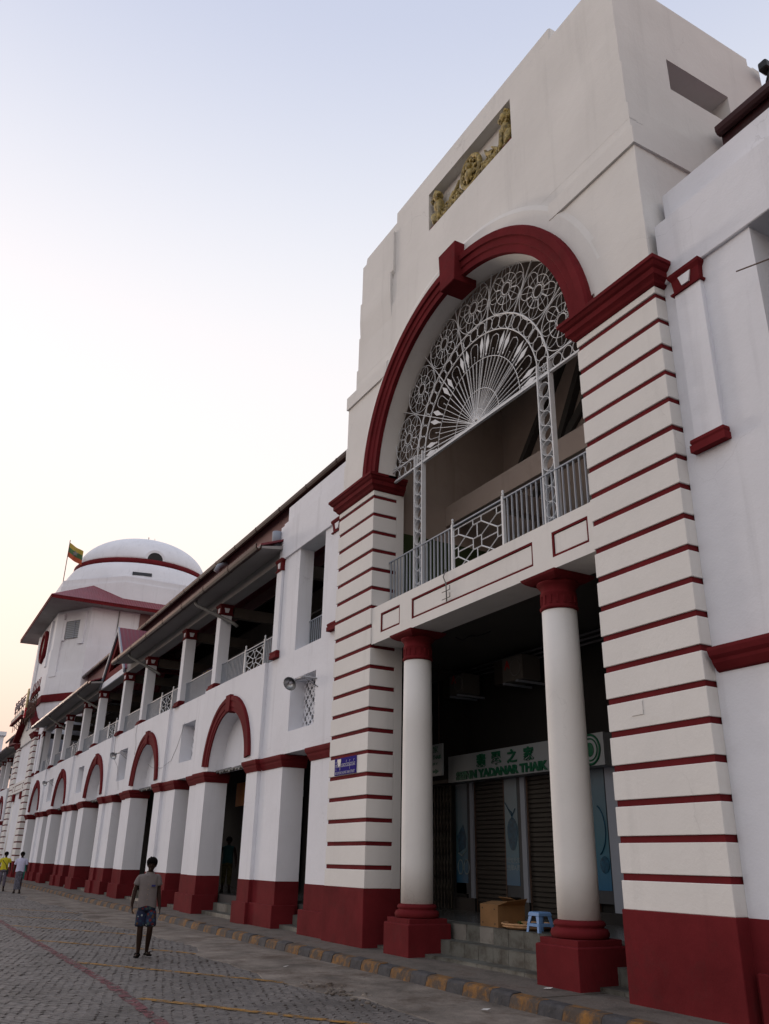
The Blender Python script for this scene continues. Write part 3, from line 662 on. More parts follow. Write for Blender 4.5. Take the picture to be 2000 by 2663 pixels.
def wall_piece(g, x0, x1, win, screen=True):
    """plain wall between two arch bays with a deep small window over the square passage"""
    a, b = win; z0, z1 = 4.58, 5.86
    m = MB(); m.box(x0, x1, 8.3, 8.9, 4.05, z0); m.box(x0, a, 8.3, 8.9, z0, z1); m.box(b, x1, 8.3, 8.9, z0, z1); m.box(x0, x1, 8.3, 8.9, z1, 6.60)
    m.build("wall", M['white'], g)
    if screen:
        sc = MB(); nx, nz = 7, 6; cw, ch = (b - a) / nx, (z1 - z0) / nz
        for i in range(nx):
            for j in range(nz):
                cx, cz = a + (i + .5) * cw, z0 + (j + .5) * ch; k = 8; R = (.36 if (i + j) % 2 else .15) * min(cw, ch); t0 = PI / 8 if (i + j) % 2 else PI / 8
                o = [(cx + R * math.cos(t0 + 2 * PI * q / k), cz + R * math.sin(t0 + 2 * PI * q / k)) for q in range(k)]
                sq = []
                for q in range(k):
                    an = t0 + 2 * PI * q / k; ux, uz = math.cos(an), math.sin(an); s_ = max(abs(ux), abs(uz)); sq.append((cx + ux / s_ * cw / 2, cz + uz / s_ * ch / 2))
                for q in range(k):
                    q2 = (q + 1) % k
                    P4 = [o[q], sq[q], sq[q2], o[q2]]
                    sc.add([(p[0], 8.70, p[1]) for p in P4] + [(p[0], 8.74, p[1]) for p in P4], [(0, 1, 2, 3), (7, 6, 5, 4), (0, 3, 7, 4)])
        sc.build("window_screen", M['white'], g)
    B(a - .1, b + .1, 8.86, 8.895, z0 - .1, z1 + .1).build("window_back", M['black'], g)
def balcony_column(g, x0, x1):
    c = B(x0, x1, 8.3, 8.68, 6.80, 9.10).build("balcony_column", M['white'], g, 0.008)
    MB().mold(x0, x1, 8.3, 8.68, [(.10, 6.60), (.10, 6.68), (.07, 6.70), (.075, 6.75), (.02, 6.79), (.01, 6.81)], back=True).build("base", M['red'], c)
    cp = MB().mold(x0, x1, 8.3, 8.68, COLCAP, back=True).build("capital", M['red'], c)
    q = MB(); w = (x1 - x0); xm = (x0 + x1) / 2
    q.ext([(xm - w * .26, 9.31), (xm + w * .26, 9.31), (xm + w * .15, 9.16), (xm - w * .15, 9.16)], 'y', 8.274, 8.32)
    ym = 8.49
    q.ext([(ym - .095, 9.31), (ym + .095, 9.31), (ym + .055, 9.16), (ym - .055, 9.16)], 'x', x1 - .02, x1 + .026)
    q.build("white_inset", M['white'], cp)
    return c
def wall_pilaster(g, x0, x1, yw=8.3):
    c = B(x0, x1, yw - .075, yw + .05, 6.78, 9.12).build("pilaster", M['white'], g, 0.006)
    MB().mold(x0, x1, yw - .075, yw + .05, [(.05, 6.62), (.05, 6.72), (.03, 6.73), (.045, 6.76), (.04, 6.80), (.01, 6.82)]).build("base", M['red'], c)
    cp = MB().mold(x0, x1, yw - .075, yw + .05, [(.03, 9.08), (.04, 9.11), (.0, 9.14), (.015, 9.32), (.05, 9.38), (.05, 9.43)]).build("capital", M['red'], c)
    xm = (x0 + x1) / 2; w = x1 - x0
    MB().ext([(xm - w * .24, 9.32), (xm + w * .24, 9.32), (xm + w * .13, 9.16), (xm - w * .13, 9.16)], 'y', yw - .105, yw - .05).build("white_inset", M['white'], cp)
def gutter(g, x0, x1, y, z, nm="gutter", mk='gutter'):
    """half round gutter with fascia behind; its lip catches the low light"""
    pts = [(y - .02, z + .13), (y - .005, z + .15), (y + .015, z + .13), (y + .01, z + .05), (y + .05, z + .0), (y + .10, z + .02), (y + .13, z + .13), (y + .16, z + .13), (y + .15, z - .01), (y + .09, z - .05), (y + .02, z - .035), (y - .02, z + .02)]
    gt = MB().ext(pts, 'x', x0, x1, smooth=False).build(nm, M[mk], g)
    x = x0 + 1.2
    while x < x1:
        MB().ext([(p[0] - (.008 if p[0] < y + .05 else -.004), p[1] + (.006 if p[1] > z + .1 else -.006)) for p in pts], 'x', x - .03, x + .03).build("gutter_joint", M[mk], gt); x += 2.4
    return gt
def downpipe(g, x, top=9.62, ys=7.62):
    m = MB(); m.tube([(x - .95, ys, top), (x - .93, ys + .02, top - .09), (x - .86, ys + .09, top - .17), (x + .22, 8.62, 8.74), (x + .34, 8.74, 8.62)], .055, 8)
    m.lathe([(.07, top - .05), (.07, top + .03)], x - .95, ys, 10)
    m.build("downpipe", M['pipe'], g)

def arcade_wing(x_l, x_r, centers, label, railinglabels, end_window_r=None, end_window_l=None, gable=None, loc=None, upper_x=None):
    g = empty("arcade_wing", ((x_l + x_r) / 2, 9.6, 0), label, "building")
    for c in centers:
        arch_bay(g, c)
        arcade_pillar(g, c + 1.8, c + 4.05, c + 2.6, 'l'); arcade_pillar(g, c - 3.6, c - 1.7, c - 2.6, 'r')
        balcony_column(g, c - 2.43, c - 2.05)
    for i, c in enumerate(centers):
        if i: balcony_column(g, c + 2.99, c + 3.37)
    cs = sorted(centers, reverse=True)
    for a, b in zip(cs[:-1], cs[1:]): wall_piece(g, b + 2.6, a - 2.6, (a - 5.18, a - 3.68))
    # ends
    if end_window_r: wall_piece(g, cs[0] + 2.6, x_r, end_window_r)
    if end_window_l: wall_piece(g, x_l, cs[-1] - 2.6, end_window_l, False)
    # floors, walls behind, beam under the eaves
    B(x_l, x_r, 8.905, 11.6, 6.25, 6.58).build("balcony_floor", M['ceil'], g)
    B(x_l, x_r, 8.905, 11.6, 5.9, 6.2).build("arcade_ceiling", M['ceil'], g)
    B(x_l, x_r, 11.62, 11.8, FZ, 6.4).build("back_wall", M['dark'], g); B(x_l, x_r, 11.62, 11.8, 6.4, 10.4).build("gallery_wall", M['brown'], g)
    random.seed(int(-x_r))
    for c in centers:
        xx = c - 3.6
        while xx < c + 4.0:
            wd = random.uniform(.7, 1.5); zt = random.uniform(8.3, 9.0)
            B(xx, xx + wd, 11.54, 11.615, 6.6, zt).build("shop_board", random.choice([M['board'], M['shutter'], M['brown'], M['mauve'], M['pipe']]), g)
            if random.random() < .5: B(xx + .1, xx + wd - .1, 11.45, 11.53, zt + .1, zt + .45).build("name_board", random.choice([M['bluesign'], M['board'], M['green'], M['signdim']]), g)
            xx += wd + random.uniform(.1, .4)
        B(c - 2.3, c - 2.1, 8.75, 11.6, 9.05, 9.4).build("gallery_beam", M['brown'], g); B(c + 3.05, c + 3.25, 8.75, 11.6, 9.05, 9.4).build("gallery_beam", M['brown'], g)
    MB().tube([(x_l, 11.0, 9.2), (x_r, 11.0, 9.2)], .03, 6).build("conduit", M['pipe'], g)
    B(x_l, x_r, 8.94, 11.85, .3, FZ).build("arcade_floor", M['floor'], g)
    return g

AC = [-24.1, -33.4, -42.7, -52.0, -61.3]
WING = arcade_wing(-65.6, -16.96, AC, "long white arcade wing with red arches, upstairs balcony and maroon plinths", None, (-19.85, -18.33), (-64.95, -64.1))
def finish_wing(g):
    # end bay next to the gatehouse: solid wall with one tall opening upstairs and raised parapet
    arcade_pillar(g, -18.36, -16.96, 0, None)
    xr, xl = -16.96, -20.78
    m = MB(); a, b = -19.72, -18.14
    m.box(xl, a, 8.3, 8.70, 6.6, 9.40); m.build("wall", M['white'], g); B(b, xr, 8.3, 8.70, 6.6, 9.40).build("wall", M['white'], g)
    MB().box(-20.9, xr, 8.25, 8.75, 9.40, 10.50).box(-20.72, xr, 8.29, 8.72, 10.50, 10.95).build("parapet", M['white'], g, 0.01)
    B(-21.16, -20.9, 8.27, 8.72, 9.43, 10.46).build("parapet_end", M['white'], g)
    wall_pilaster(g, -21.16, -20.80); wall_pilaster(g, -17.55, -17.06)
    B(-20.78, -16.96, 9.6, 9.7, 6.6, 10.4).build("stair_wall", M['green'], g)
    # far end
    m = MB(); m.box(-65.6, -62.72, 8.3, 8.70, 6.6, 9.4).build("wall", M['white'], g)
    B(-65.6, -62.4, 8.25, 8.75, 9.40, 10.2).build("parapet", M['white'], g, 0.01)
    wall_pilaster(g, -63.05, -62.72); wall_pilaster(g, -65.2, -64.7)
    # beam along the top of the balcony
    B(-62.4, -20.9, 8.30, 8.70, 9.432, 9.60).build("eaves_beam", M['soffit'], g)
    B(-62.4, -20.9, 8.335, 8.66, 9.60, 9.86).build("eaves_wall", M['soffit'], g)
    GX = -42.1
    for x0, x1 in ((-66.5, -44.3), (-38.9, -20.95)):
        e = MB(); e.ext([(7.62, 9.66), (8.335, 9.76), (8.335, 9.86), (7.62, 9.73)], 'x', x0 if x0 > -60 else -63.5, x1); e.build("eaves_soffit", M['soffit'], g)
        gutter(g, x0 if x0 > -60 else -63.5, x1 + .02, 7.47, 9.63)
        MB().ext([(7.60, 9.74), (10.8, 11.0), (10.8, 11.05), (7.60, 9.80)], 'x', x0 if x0 > -60 else -63.5, x1).build("lower_roof", M['roofred'], g)
    MB().ext([(8.36, 9.9), (10.8, 11.0), (10.8, 11.05), (8.36, 9.95)], 'x', -44.3, -38.9).build("lower_roof", M['roofred'], g)
    # upper roof: mauve clerestory, eave and gutter
    m = MB()
    x = -64.2
    while x < -17.2:
        x2 = min(x + 3.05, -16.9); m.box(x, x2 - .015, 10.78, 10.86, 10.6, 13.75); x += 3.05
    m.build("clerestory_boards", M['mauve'], g)
    B(-64.2, -16.9, 10.86, 10.95, 10.6, 13.75).build("clerestory_wall", M['dark'], g)
    gutter(g, -64.2, -16.9, 10.40, 13.55, "upper_gutter")
    MB().ext([(10.5, 13.68), (16.0, 16.4), (16.0, 16.5), (10.5, 13.76)], 'x', -64.2, -16.9).build("upper_roof", M['roofred'], g)
    MB().tube([(-64.3, 10.45, 13.7), (-64.6, 10.5, 13.6), (-64.6, 10.6, 13.0), (-64.4, 10.75, 12.2), (-64.4, 10.75, 10.8)], .10, 8).build("downpipe", M['pipe'], g)
    B(-66, -16.9, 16.0, 16.2, 0, 16.4).build("rear_wall", M['dark'], g)
    for x in (-33.6,): MB().tube([(x, 10.72, 13.5), (x, 10.35, 13.3), (x, 10.25, 13.05)], [.09, .11, .11], 10).build("vent_elbow", M['lightgrey'], g)
    MB().lathe([(.10, 9.9), (.14, 10.1), (.14, 10.35)], -21.25, 8.18, 12).build("rainwater_head", M['lightgrey'], g)
    # gabled dormer over the middle bay
    ga = empty_part("gable", g)
    y0 = 8.26; hb = 2.42; zb, za = 9.72, 12.1
    T = lambda s, dz=0: [(GX - hb * s, zb + dz), (GX, zb + dz + (za - zb) * s), (GX + hb * s, zb + dz)]
    # red triangular frame with dark opening
    m = MB(); A = T(.93); I = [(GX - 1.32, zb + .36), (GX, zb + 1.66), (GX + 1.32, zb + .36)]
    for i in range(3):
        j = (i + 1) % 3; P4 = [A[i], A[j], I[j], I[i]]
        m.add([(p[0], y0, p[1]) for p in P4] + [(p[0], y0 + .15, p[1]) for p in P4], [(0, 1, 2, 3), (7, 6, 5, 4), (0, 4, 5, 1), (2, 6, 7, 3), (1, 5, 6, 2), (0, 3, 7, 4)])
    m.build("pediment", M['red'], ga)
    MB().ext(T(.8), 'y', y0 + .5, y0 + .55).build("gable_back", M['black'], ga)
    for s in (-1, 1):
        r = MB(); ov = 8.20
        pts = [(GX, za), (GX + s * hb, zb), (GX + s * (hb + .02), zb - .16), (GX + s * .0, za - .17)]
        r.ext([(GX, za + .05), (GX + s * (hb + .12), zb - .04), (GX + s * (hb + .12), zb - .10), (GX, za - .02)], 'y', ov, 11.2); r.build("gable_roof", M['roofredx'], ga)
        b = MB(); b.ext([(GX, za + .07), (GX + s * (hb + .16), zb - .05), (GX + s * (hb + .16), zb - .27), (GX, za - .17)], 'y', ov - .05, ov + .02); b.build("bargeboard", M['lightgrey'], ga)
        MB().ext([(GX, za - .10), (GX + s * (hb), zb - .14), (GX + s * hb, zb - .18), (GX, za - .16)], 'y', ov + .02, y0 + .02).build("gable_soffit", M['grey'], ga)
    B(GX - hb, GX + hb, 8.225, 8.32, 9.435, 9.74).build("gable_sill_beam", M['white'], ga)
    for c in AC: 
        if c != -42.7: pass
    for x in (-26.0, -35.3, -46.6, -55.9): downpipe(g, x)
    # stains of thin cables along the wall
    for pts in ([(-29.0, 8.29, 5.9), (-29.6, 8.29, 5.2), (-30.2, 8.29, 4.75), (-31.0, 8.19, 4.55), (-31.9, 8.10, 4.62), (-32.6, 8.10, 4.8)], [(-37.9, 8.29, 4.2), (-38.3, 8.29, 4.8), (-38.6, 8.29, 5.2), (-39.3, 8.29, 5.5), (-39.7, 8.29, 6.0), (-39.8, 8.29, 6.6)], [(-35.5, 8.19, 6.6), (-35.55, 8.19, 6.2), (-35.3, 8.19, 5.8), (-35.35, 8.19, 5.4)]):
        MB().tube(pts, .0055, 4).build("cable", M['cable'], g)
    # steps in the passages and arches, tiled
    def stair(x0, x1):
        st = empty_part("passage_steps", g)
        for k, (ya, yb, z0, z1) in enumerate(((8.42, 8.75, PZ - .05, .24), (8.75, 9.08, PZ - .05, .44), (9.08, 9.2, PZ - .05, FZ))):
            n = max(1, int((x1 - x0) / .40)); wdt = (x1 - x0) / n
            B(x0, x1, ya + .012, yb, z0, z1 - .006).build("step", M['joint'], st)
            sp = st
            for i in range(n):
                mt = M['tile2'] if random.random() < .2 else M['tile']
                B(x0 + i * wdt + .003, x0 + (i + 1) * wdt - .003, ya, ya + .012, z0, z1).build("tile", mt, sp)
                B(x0 + i * wdt + .003, x0 + (i + 1) * wdt - .003, ya + .012, yb, z1 - .006, z1 + .0).build("tile", M['tile'], sp)
    for c in AC[:4]:
        stair(c - 1.7, c + 1.8)
    for a, b in [(-20.05, -18.36)] + [(c - 5.25, c - 3.6) for c in AC[:3]]: stair(a, b)
def empty_part(name, parent):
    o = bpy.data.objects.new(name, None); COL.objects.link(o); o.parent = parent; o.empty_display_size = .2; return o
finish_wing(WING)

# balcony railings: one per opening
RL = "white iron balcony railing "
which = {0: "above the arch next to the gatehouse", 1: "above the second arch from the gatehouse", 2: "under the red gable above the middle arch", 3: "above the fourth arch from the gatehouse", 4: "above the last arch before the domed tower"}
for i, c in enumerate(AC):
    xr = c + 2.95 if i else -21.16
    railing(c - 2.05, xr, 8.49, 6.62, 7.44, (c + .18, c + 1.68), RL + "with star lattice panel " + which[i], RG)
    if i < 4:
        n = AC[i + 1]; railing(n + 3.37, c - 2.43, 8.49, 6.62, 7.44, None, RL + "of plain bars between the %s and %s arches from the gatehouse" % (("first", "second"), ("second", "third"), ("third", "fourth"), ("fourth", "fifth"))[i], RG)
railing(-19.70, -18.16, 8.66, 6.62, 7.42, None, RL + "of plain bars in the tall opening beside the gatehouse", RG)

# shutters and doors along the arcade
def shutter(x0, x1, y, z0, z1, label, group, parent=None, slat=.09):
    g = empty("roller_shutter", ((x0 + x1) / 2, y, z0), label, "shutter", group)
    n = int((z1 - z0) / slat); h = (z1 - z0) / n
    me = MB().ext([(0, 0), (-.018, h * .15), (-.018, h * .8), (-.004, h * .97), (.01, h * .97), (.01, 0)], 'x', 0, x1 - x0).mesh("slat", M['shutter'])
    for k in range(n): inst("slat", me, g, (x0, y, z0 + k * h))
    B(x0 - .06, x0, y - .03, y + .04, z0, z1).build("guide_rail", M['rust'], g); B(x1, x1 + .06, y - .03, y + .04, z0, z1).build("guide_rail", M['rust'], g)
    B(x0 - .06, x1 + .06, y - .1, y + .06, z1, z1 + .3).build("shutter_box", M['dark'], g)
SG = "roller shutters of the arcade shops"
shutter(-38.2, -35.0, 11.5, FZ, 3.3, "brown roller shutter seen between pillars behind the man in shorts", SG, slat=.16)
shutter(-30.6, -29.1, 11.5, FZ, 3.6, "brown roller shutter behind the person standing in the arcade", SG, slat=.16)
dr = empty("shop_door", (-27.5, 11.5, FZ), "dark glazed shop door with pale frame behind the person in the arcade", "door")
B(-28.9, -28.6, 11.42, 11.55, FZ, 3.7).build("door_frame", M['lightgrey'], dr); B(-28.6, -26.0, 11.46, 11.55, FZ + .1, 3.5).build("door_panel", M['grey'], dr); B(-28.6, -26, 11.42, 11.56, 3.5, 3.7).build("door_frame", M['lightgrey'], dr)
o = tag(B(-26.9, -25.95, 9.6, 9.66, 3.15, 3.85).build("hanging_sign", M['orange']), "orange hanging sign inside the arch nearest the gatehouse", "sign")
o = empty("hanging_sign", (-34.5, 10.4, 8.2), "dark blue sign with yellow lettering hanging in the balcony", "sign")
B(-34.6, -33.2, 10.4, 10.44, 7.75, 8.85).build("sign_board", M['bluesign'], o); text("lettering", "စျေး", -34.5, 10.395, 8.3, o, M['ytext'], wid=.9, depth=.004)

# ================================================================== THE NEAR CORNER WING (right of the gatehouse)
def corner_wing():
    g = empty("corner_wing", (-3.0, 9.6, 0), "white corner wing beside the gatehouse with maroon cornice and tall balcony opening", "building")
    xl, xr = -6.78, 2.6
    a, b = -5.31, -3.7
    m = MB(); m.box(xl + .002, xr, 8.29, 8.9, 1.15, 6.62); m.build("wall", M['white'], g)
    m = MB(); m.box(xl + .002, a, 8.3, 8.72, 6.62, 9.42); m.build("wall", M['white'], g); B(b, xr, 8.3, 8.72, 6.62, 9.42).build("wall", M['white'], g)
    MB().box(xl + .002, xr, 8.25, 8.80, 9.42, 10.5).box(-6.76, xr, 8.50, 8.80, 10.5, 11.2).build("parapet", M['white'], g, 0.012)
    B(xl + .015, xr, 8.275, 8.9, PZ - .1, 1.15).build("plinth", M['red'], g)
    MB().mold(-6.65, xr, 8.27, 8.9, [(0, PZ - .1), (.0, .62), (-.03, .65)]).build("footing", M['red'], g)
    B(xl + .1, xr, 8.18, 8.28, PZ - .1, .645).build("footing", M['red'], g, .015)
    MB().ext([(8.295, 3.78), (8.25, 3.80), (8.19, 3.88), (8.18, 3.92), (8.14, 3.96), (8.12, 4.02), (8.12, 4.06), (8.295, 4.06)], 'x', -6.72, xr).build("cornice", M['red'], g)
    wall_pilaster(g, -6.56, -6.11)
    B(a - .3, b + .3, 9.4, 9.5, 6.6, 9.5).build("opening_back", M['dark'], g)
    B(-6.7, xr, 10.9, 11.0, 9, 13.9).build("clerestory_wall", M['mauve'], g)
    gutter(g, -6.95, xr, 10.42, 13.72, "upper_gutter", 'gutterred')
    B(-6.95, xr, 10.565, 10.62, 13.42, 13.84).build("fascia", M['gutterred'], g); B(-6.9, xr, 10.62, 10.9, 13.44, 13.5).build("eaves_soffit", M['mauve'], g)
    MB().ext([(10.5, 13.85), (16.0, 16.6), (16.0, 16.7), (10.5, 13.93)], 'x', -6.95, xr).build("upper_roof", M['roofred'], g)
    MB().ext([(8.8, 10.4), (10.9, 10.9), (10.9, 10.95), (8.8, 10.45)], 'x', -6.7, xr).build("lower_roof", M['roofred'], g)
    B(-6.7, xr, 8.9, 16.0, -.1, .1).build("foundation", M['dark'], g)
    MB().tube([(-4.75, 8.28, 8.55), (-4.9, 8.12, 8.57), (-5.4, 8.0, 8.63)], .010, 5).build("bent_rod", M['rust'], g)
    MB().tube([(-4.6, 8.25, 8.1), (-4.95, 8.1, 8.13), (-4.99, 8.08, 8.15), (-4.95, 8.08, 8.18), (-4.6, 8.22, 8.2)], .010, 5).build("bent_rod", M['rust'], g)
    return g
corner_wing()
o = empty("roof_lamp", (-7.0, 12.3, 16.3), "small dark floodlight on the gatehouse roof edge", "lamp")
B(-6.97, -6.78, 12.15, 12.40, 16.30, 16.52).build("lamp_housing", M['black'], o, .03); MB().tube([(-6.8, 12.3, 16.35), (-6.9, 12.25, 16.0)], .03, 6).build("bracket", M['black'], o)

# ================================================================== THE FAR GATEHOUSE
def gatehouse_far():
    cx = -71.0; dx = cx - CX
    g = empty("far_gatehouse", (cx, 9.5, 0), "distant white gatehouse with striped piers and gabled pediment under the dome", "building")
    pier(cx - 5.12, cx - 3.38, g, 1); pier(cx + 3.40, cx + 5.1, g, -1)
    beam_with_panels(cx, g)
    m = MB(); m.box(cx - 3.37, cx + 3.39, 8.15, 8.8, 9.42, 10.0); m.build("lintel", M['cream'], g)
    m = MB(); m.ext([(cx - 4.9, 10.03), (cx, 12.25), (cx + 4.9, 10.03)], 'y', 8.2, 8.8); pd = m.build("pediment", M['cream'], g)
    for s in (-1, 1):
        MB().ext([(cx, 12.25), (cx + s * 5.15, 9.95), (cx + s * 5.15, 10.2), (cx, 12.52)], 'y', 7.75, 8.9).build("raking_cornice", M['red'], g)
        MB().ext([(cx + s * .35, 10.5), (cx + s * 1.3, 10.5), (cx + s * .35, 11.2)], 'y', 8.13, 8.22).build("pediment_recess", M['lightgrey'], pd)
    B(cx - 3.4, cx + 3.4, 11.5, 11.6, .7, 5.9).build("inner_wall", M['dark'], g); B(cx - 3.4, cx + 3.4, 11.5, 11.6, 6.5, 9.6).build("inner_wall", M['ceil'], g)
    B(cx - 3.37, cx + 3.39, 8.81, 11.5, 5.9, 6.5).build("upper_floor_slab", M['ceil'], g)
    B(cx - 3.37, cx + 3.39, 8.81, 11.5, 9.6, 9.9).build("upper_ceiling", M['ceil'], g)
    for s in (-1.05, 1.05): B(cx + s * 2 - .25, cx + s * 2 + .25, 8.9, 9.3, 6.55, 9.4).build("square_column", M['white'], g)
    for xx in (cx - 2.12, cx + 2.12):
        c = MB().lathe([(.2875, .93), (.27, 5.8)], xx, 8.5, 20).build("column", M['cream'], g)
        B(xx - .43, xx + .43, 8.07, 8.93, .05, .735).build("pedestal", M['red'], c); B(xx - .38, xx + .38, 8.12, 8.88, 5.3, 5.82).build("capital", M['red'], c)
    B(cx - 5.1, cx + 5.1, 8.93, 11.5, .1, FZ).build("lobby_floor", M['floor'], g)
    return g
gatehouse_far()
railing(-74.3, -67.7, 8.52, 6.6, 7.71, None, "pale railing in the far gatehouse under the pediment", RG, .2)

# ================================================================== THE DOMED TOWER
def rot2b(pts, cx, cy, a): return [(cx + x * math.cos(a) - y * math.sin(a), cy + x * math.sin(a) + y * math.cos(a)) for x, y in pts]
def domed_tower():
    cx, cy = -71.5, 15.45
    g = empty("domed_tower", (cx, cy, 0), "white octagonal tower with red skirt roof and big dome banded in maroon", "building")
    xr, xf, yf, yc = -64.2, -67.4, 8.4, 10.35
    def octo(d, e=0):
        X, Y = (cx - xr * 1.0), 0
        hx = xr - cx + d; fx = xf - cx + d * .5; hy = cy - yf + d; fy = cy - yc + d * .5
        return [(cx - fx, cy - hy), (cx + fx, cy - hy), (cx + hx, cy - fy), (cx + hx, cy + fy), (cx + fx, cy + hy), (cx - fx, cy + hy), (cx - hx, cy + fy), (cx - hx, cy - fy)]
    def oct(name, z0, z1, d, m): return MB().ext(octo(d), 'z', z0, z1).build(name, m, g)
    oct("tower_wall", 0, 12.0, .12, M['white']); oct("red_band", 12.0, 12.55, .2, M['red'])
    oct("tower_wall", 12.55, 14.2, .06, M['white']); oct("tower_wall", 14.2, 16.0, .02, M['white']); oct("tower_wall", 16.0, 18.95, -.04, M['white'])
    # chamfer panel, window
    ux, uy = xr - xf, yc - yf; L = math.hypot(ux, uy); ux /= L; uy /= L; nx, ny = uy, -ux
    def on_ch(s, d, z): return (xf + ux * s + nx * d, yf + uy * s + ny * d, z)
    def ch_box(nm, s0, s1, d0, d1, z0, z1, m, par=g):
        P = [on_ch(s0, d0, 0), on_ch(s1, d0, 0), on_ch(s1, d1, 0), on_ch(s0, d1, 0)]
        return MB().ext([(p[0], p[1]) for p in P], 'z', z0, z1).build(nm, m, par)
    win = empty_part("window", g)
    ch_box("pane", 1.25, 2.75, .02, .04, 16.7, 18.05, M['glass'], win)
    for k in range(9): ch_box("louvre", 1.3, 2.72, .04, .07, 16.74 + k * .145, 16.82 + k * .145, M['lightgrey'], win)
    ch_box("mullion", 2.18, 2.24, .04, .09, 16.7, 18.05, M['lightgrey'], win)
    ch_box("frame", .98, 1.25, -.05, .10, 16.6, 18.2, M['white'], win); ch_box("frame", 2.75, 3.3, -.05, .10, 16.2, 18.6, M['white'], win); ch_box("frame", 1.25, 2.75, -.05, .10, 18.05, 18.25, M['white'], win)
    ch_box("pilaster", .25, .98, -.05, .12, 13.9, 18.7, M['white'])
    # front face: clock with red rim, pilasters
    ck = empty_part("clock", g); ccx, ccz = cx - 0.4, 17.1
    MB().tube([(ccx + 1.15 * math.cos(2 * PI * i / 28), yf - .05, ccz + 1.15 * math.sin(2 * PI * i / 28)) for i in range(28)], .2, 8, True).build("clock_rim", M['red'], ck)
    MB().ext(arc(ccx, ccz, 1.05, 0, 2 * PI * 27 / 28, 27), 'y', yf - .08, yf + .05).build("clock_face", M['inner'], ck)
    B(ccx - .04, ccx + .04, yf - .11, yf - .085, ccz, ccz + .8).build("clock_hand", M['lightgrey'], ck); B(ccx - .5, ccx, yf - .115, yf - .085, ccz - .03, ccz + .04).build("clock_hand", M['lightgrey'], ck)
    for x0, x1, z0, z1 in ((-75.6, -74.8, 12.6, 18.6), (-74.3, -73.9, 14.0, 18.4), (-69.4, -68.9, 15.0, 18.6)): B(x0, x1, yf - .12, yf + .1, z0, z1).build("pilaster", M['white'], g)
    # right side pilasters / joints
    B(xr - .06, xr + .04, yc + 2.0, yc + 2.06, 12.6, 18.9).build("wall_joint", M['pipe'], g)
    B(xr - .06, xr - .015, yc + .25, yc + 1.95, 12.6, 18.3).build("raised_panel", M['white'], g)
    B(xr - .06, xr + .03, yc + 3.6, yc + 4.4, 17.6, 18.94).build("dark_vent", M['mauve'], g)
    # skirt roof: square eave, soffit boards, red sheets rising to the drum
    e = 8.3; ex0, ex1, ey0, ey1 = cx - e, cx + e, 7.25, cy + 8.05
    sz = 18.95
    n = 12
    for k in range(n):
        a = ex0 + (ex1 - ex0) * k / n; b2 = ex0 + (ex1 - ex0) * (k + 1) / n
        B(a + .01, b2 - .01, ey0, yf + 1.2, sz, sz + .03).build("soffit_board", M['soffit'], g)
    for k in range(10):
        a = yf + 1.2 + (ey1 - yf - 1.2) * k / 10; b2 = yf + 1.2 + (ey1 - yf - 1.2) * (k + 1) / 10
        B(ex1 - 3.5, ex1, a + .01, b2 - .01, sz, sz + .03).build("soffit_board", M['soffit'], g)
    MB().mold(ex0, ex1, ey0, ey1, [(.0, sz - .02), (.04, sz - .02), (.04, sz + .22), (0, sz + .25)], back=True, cap=False).build("fascia", M['red'], g)
    rr = MB().mold(ex0, ex1, ey0, ey1, [(.06, sz + .24), (-3.6, sz + .24 + 3.66 * .62), (-3.6, sz + 3.66 * .62), (.06, sz + .15)], back=True, cap=False).build("skirt_roof", M['roofredx'], g)
    def drum(z0, z1, ap, nm="drum_tier", m=None):
        h = ap * math.tan(PI / 8); P = [(cx - h, cy - ap), (cx + h, cy - ap), (cx + ap, cy - h), (cx + ap, cy + h), (cx + h, cy + ap), (cx - h, cy + ap), (cx - ap, cy + h), (cx - ap, cy - h)]
        return MB().ext(P, 'z', z0, z1).build(nm, m or M['white'], g)
    drum(18.99, 21.4, 7.0); drum(21.4, 21.9, 6.92)
    cy -= .2; cx -= .1
    d = MB().lathe([(6.35, 21.85), (6.28, 22.4), (6.12, 22.95), (5.86, 23.4), (5.70, 23.62)], cx, cy, 64).build("dome_base", M['white'], g)
    MB().lathe([(5.55, 23.6), (5.65, 23.62), (5.63, 24.07), (5.45, 24.11)], cx, cy, 64).build("dome_band", M['red'], g)
    pr = [(5.42 * math.cos(t), 24.07 + 3.15 * math.sin(t)) for t in [PI / 2 * i / 20 for i in range(20)]] + [(.02, 24.07 + 3.15)]
    dm = MB().lathe(pr, cx, cy, 72).build("dome", M['white'], g)
    # round dormer opening in the dome, slot in the drum
    a = math.radians(-3)
    ca, sa = math.cos(a), math.sin(a)
    def rad(r, t, z): return (cx + r * ca - t * sa, cy + r * sa + t * ca, z)
    hood = MB(); op = MB(); zb = 24.10
    hood.loft([[rad(4.5, .84 * math.cos(u), zb + .84 * math.sin(u)), rad(5.55, .84 * math.cos(u), zb + .84 * math.sin(u)), rad(5.55, .62 * math.cos(u), zb + .62 * math.sin(u)), rad(4.5, .62 * math.cos(u), zb + .62 * math.sin(u))] for u in [PI * i / 20 for i in range(21)]], 0, False, True)
    hd_ = hood.build("dormer_hood", M['white'], g)
    op.add([rad(5.535, .62 * math.cos(u), zb + .62 * math.sin(u)) for u in [PI * i / 20 for i in range(21)]], [list(range(21))]); op.build("dormer_opening", M['black'], hd_)
    a = math.radians(-12); MB().ext(rot2b([(6.05, -.75), (6.32, -.75), (6.32, .75), (6.05, .75)], cx, cy, a), 'z', 22.4, 22.65).build("drum_slot", M['grey'], g)
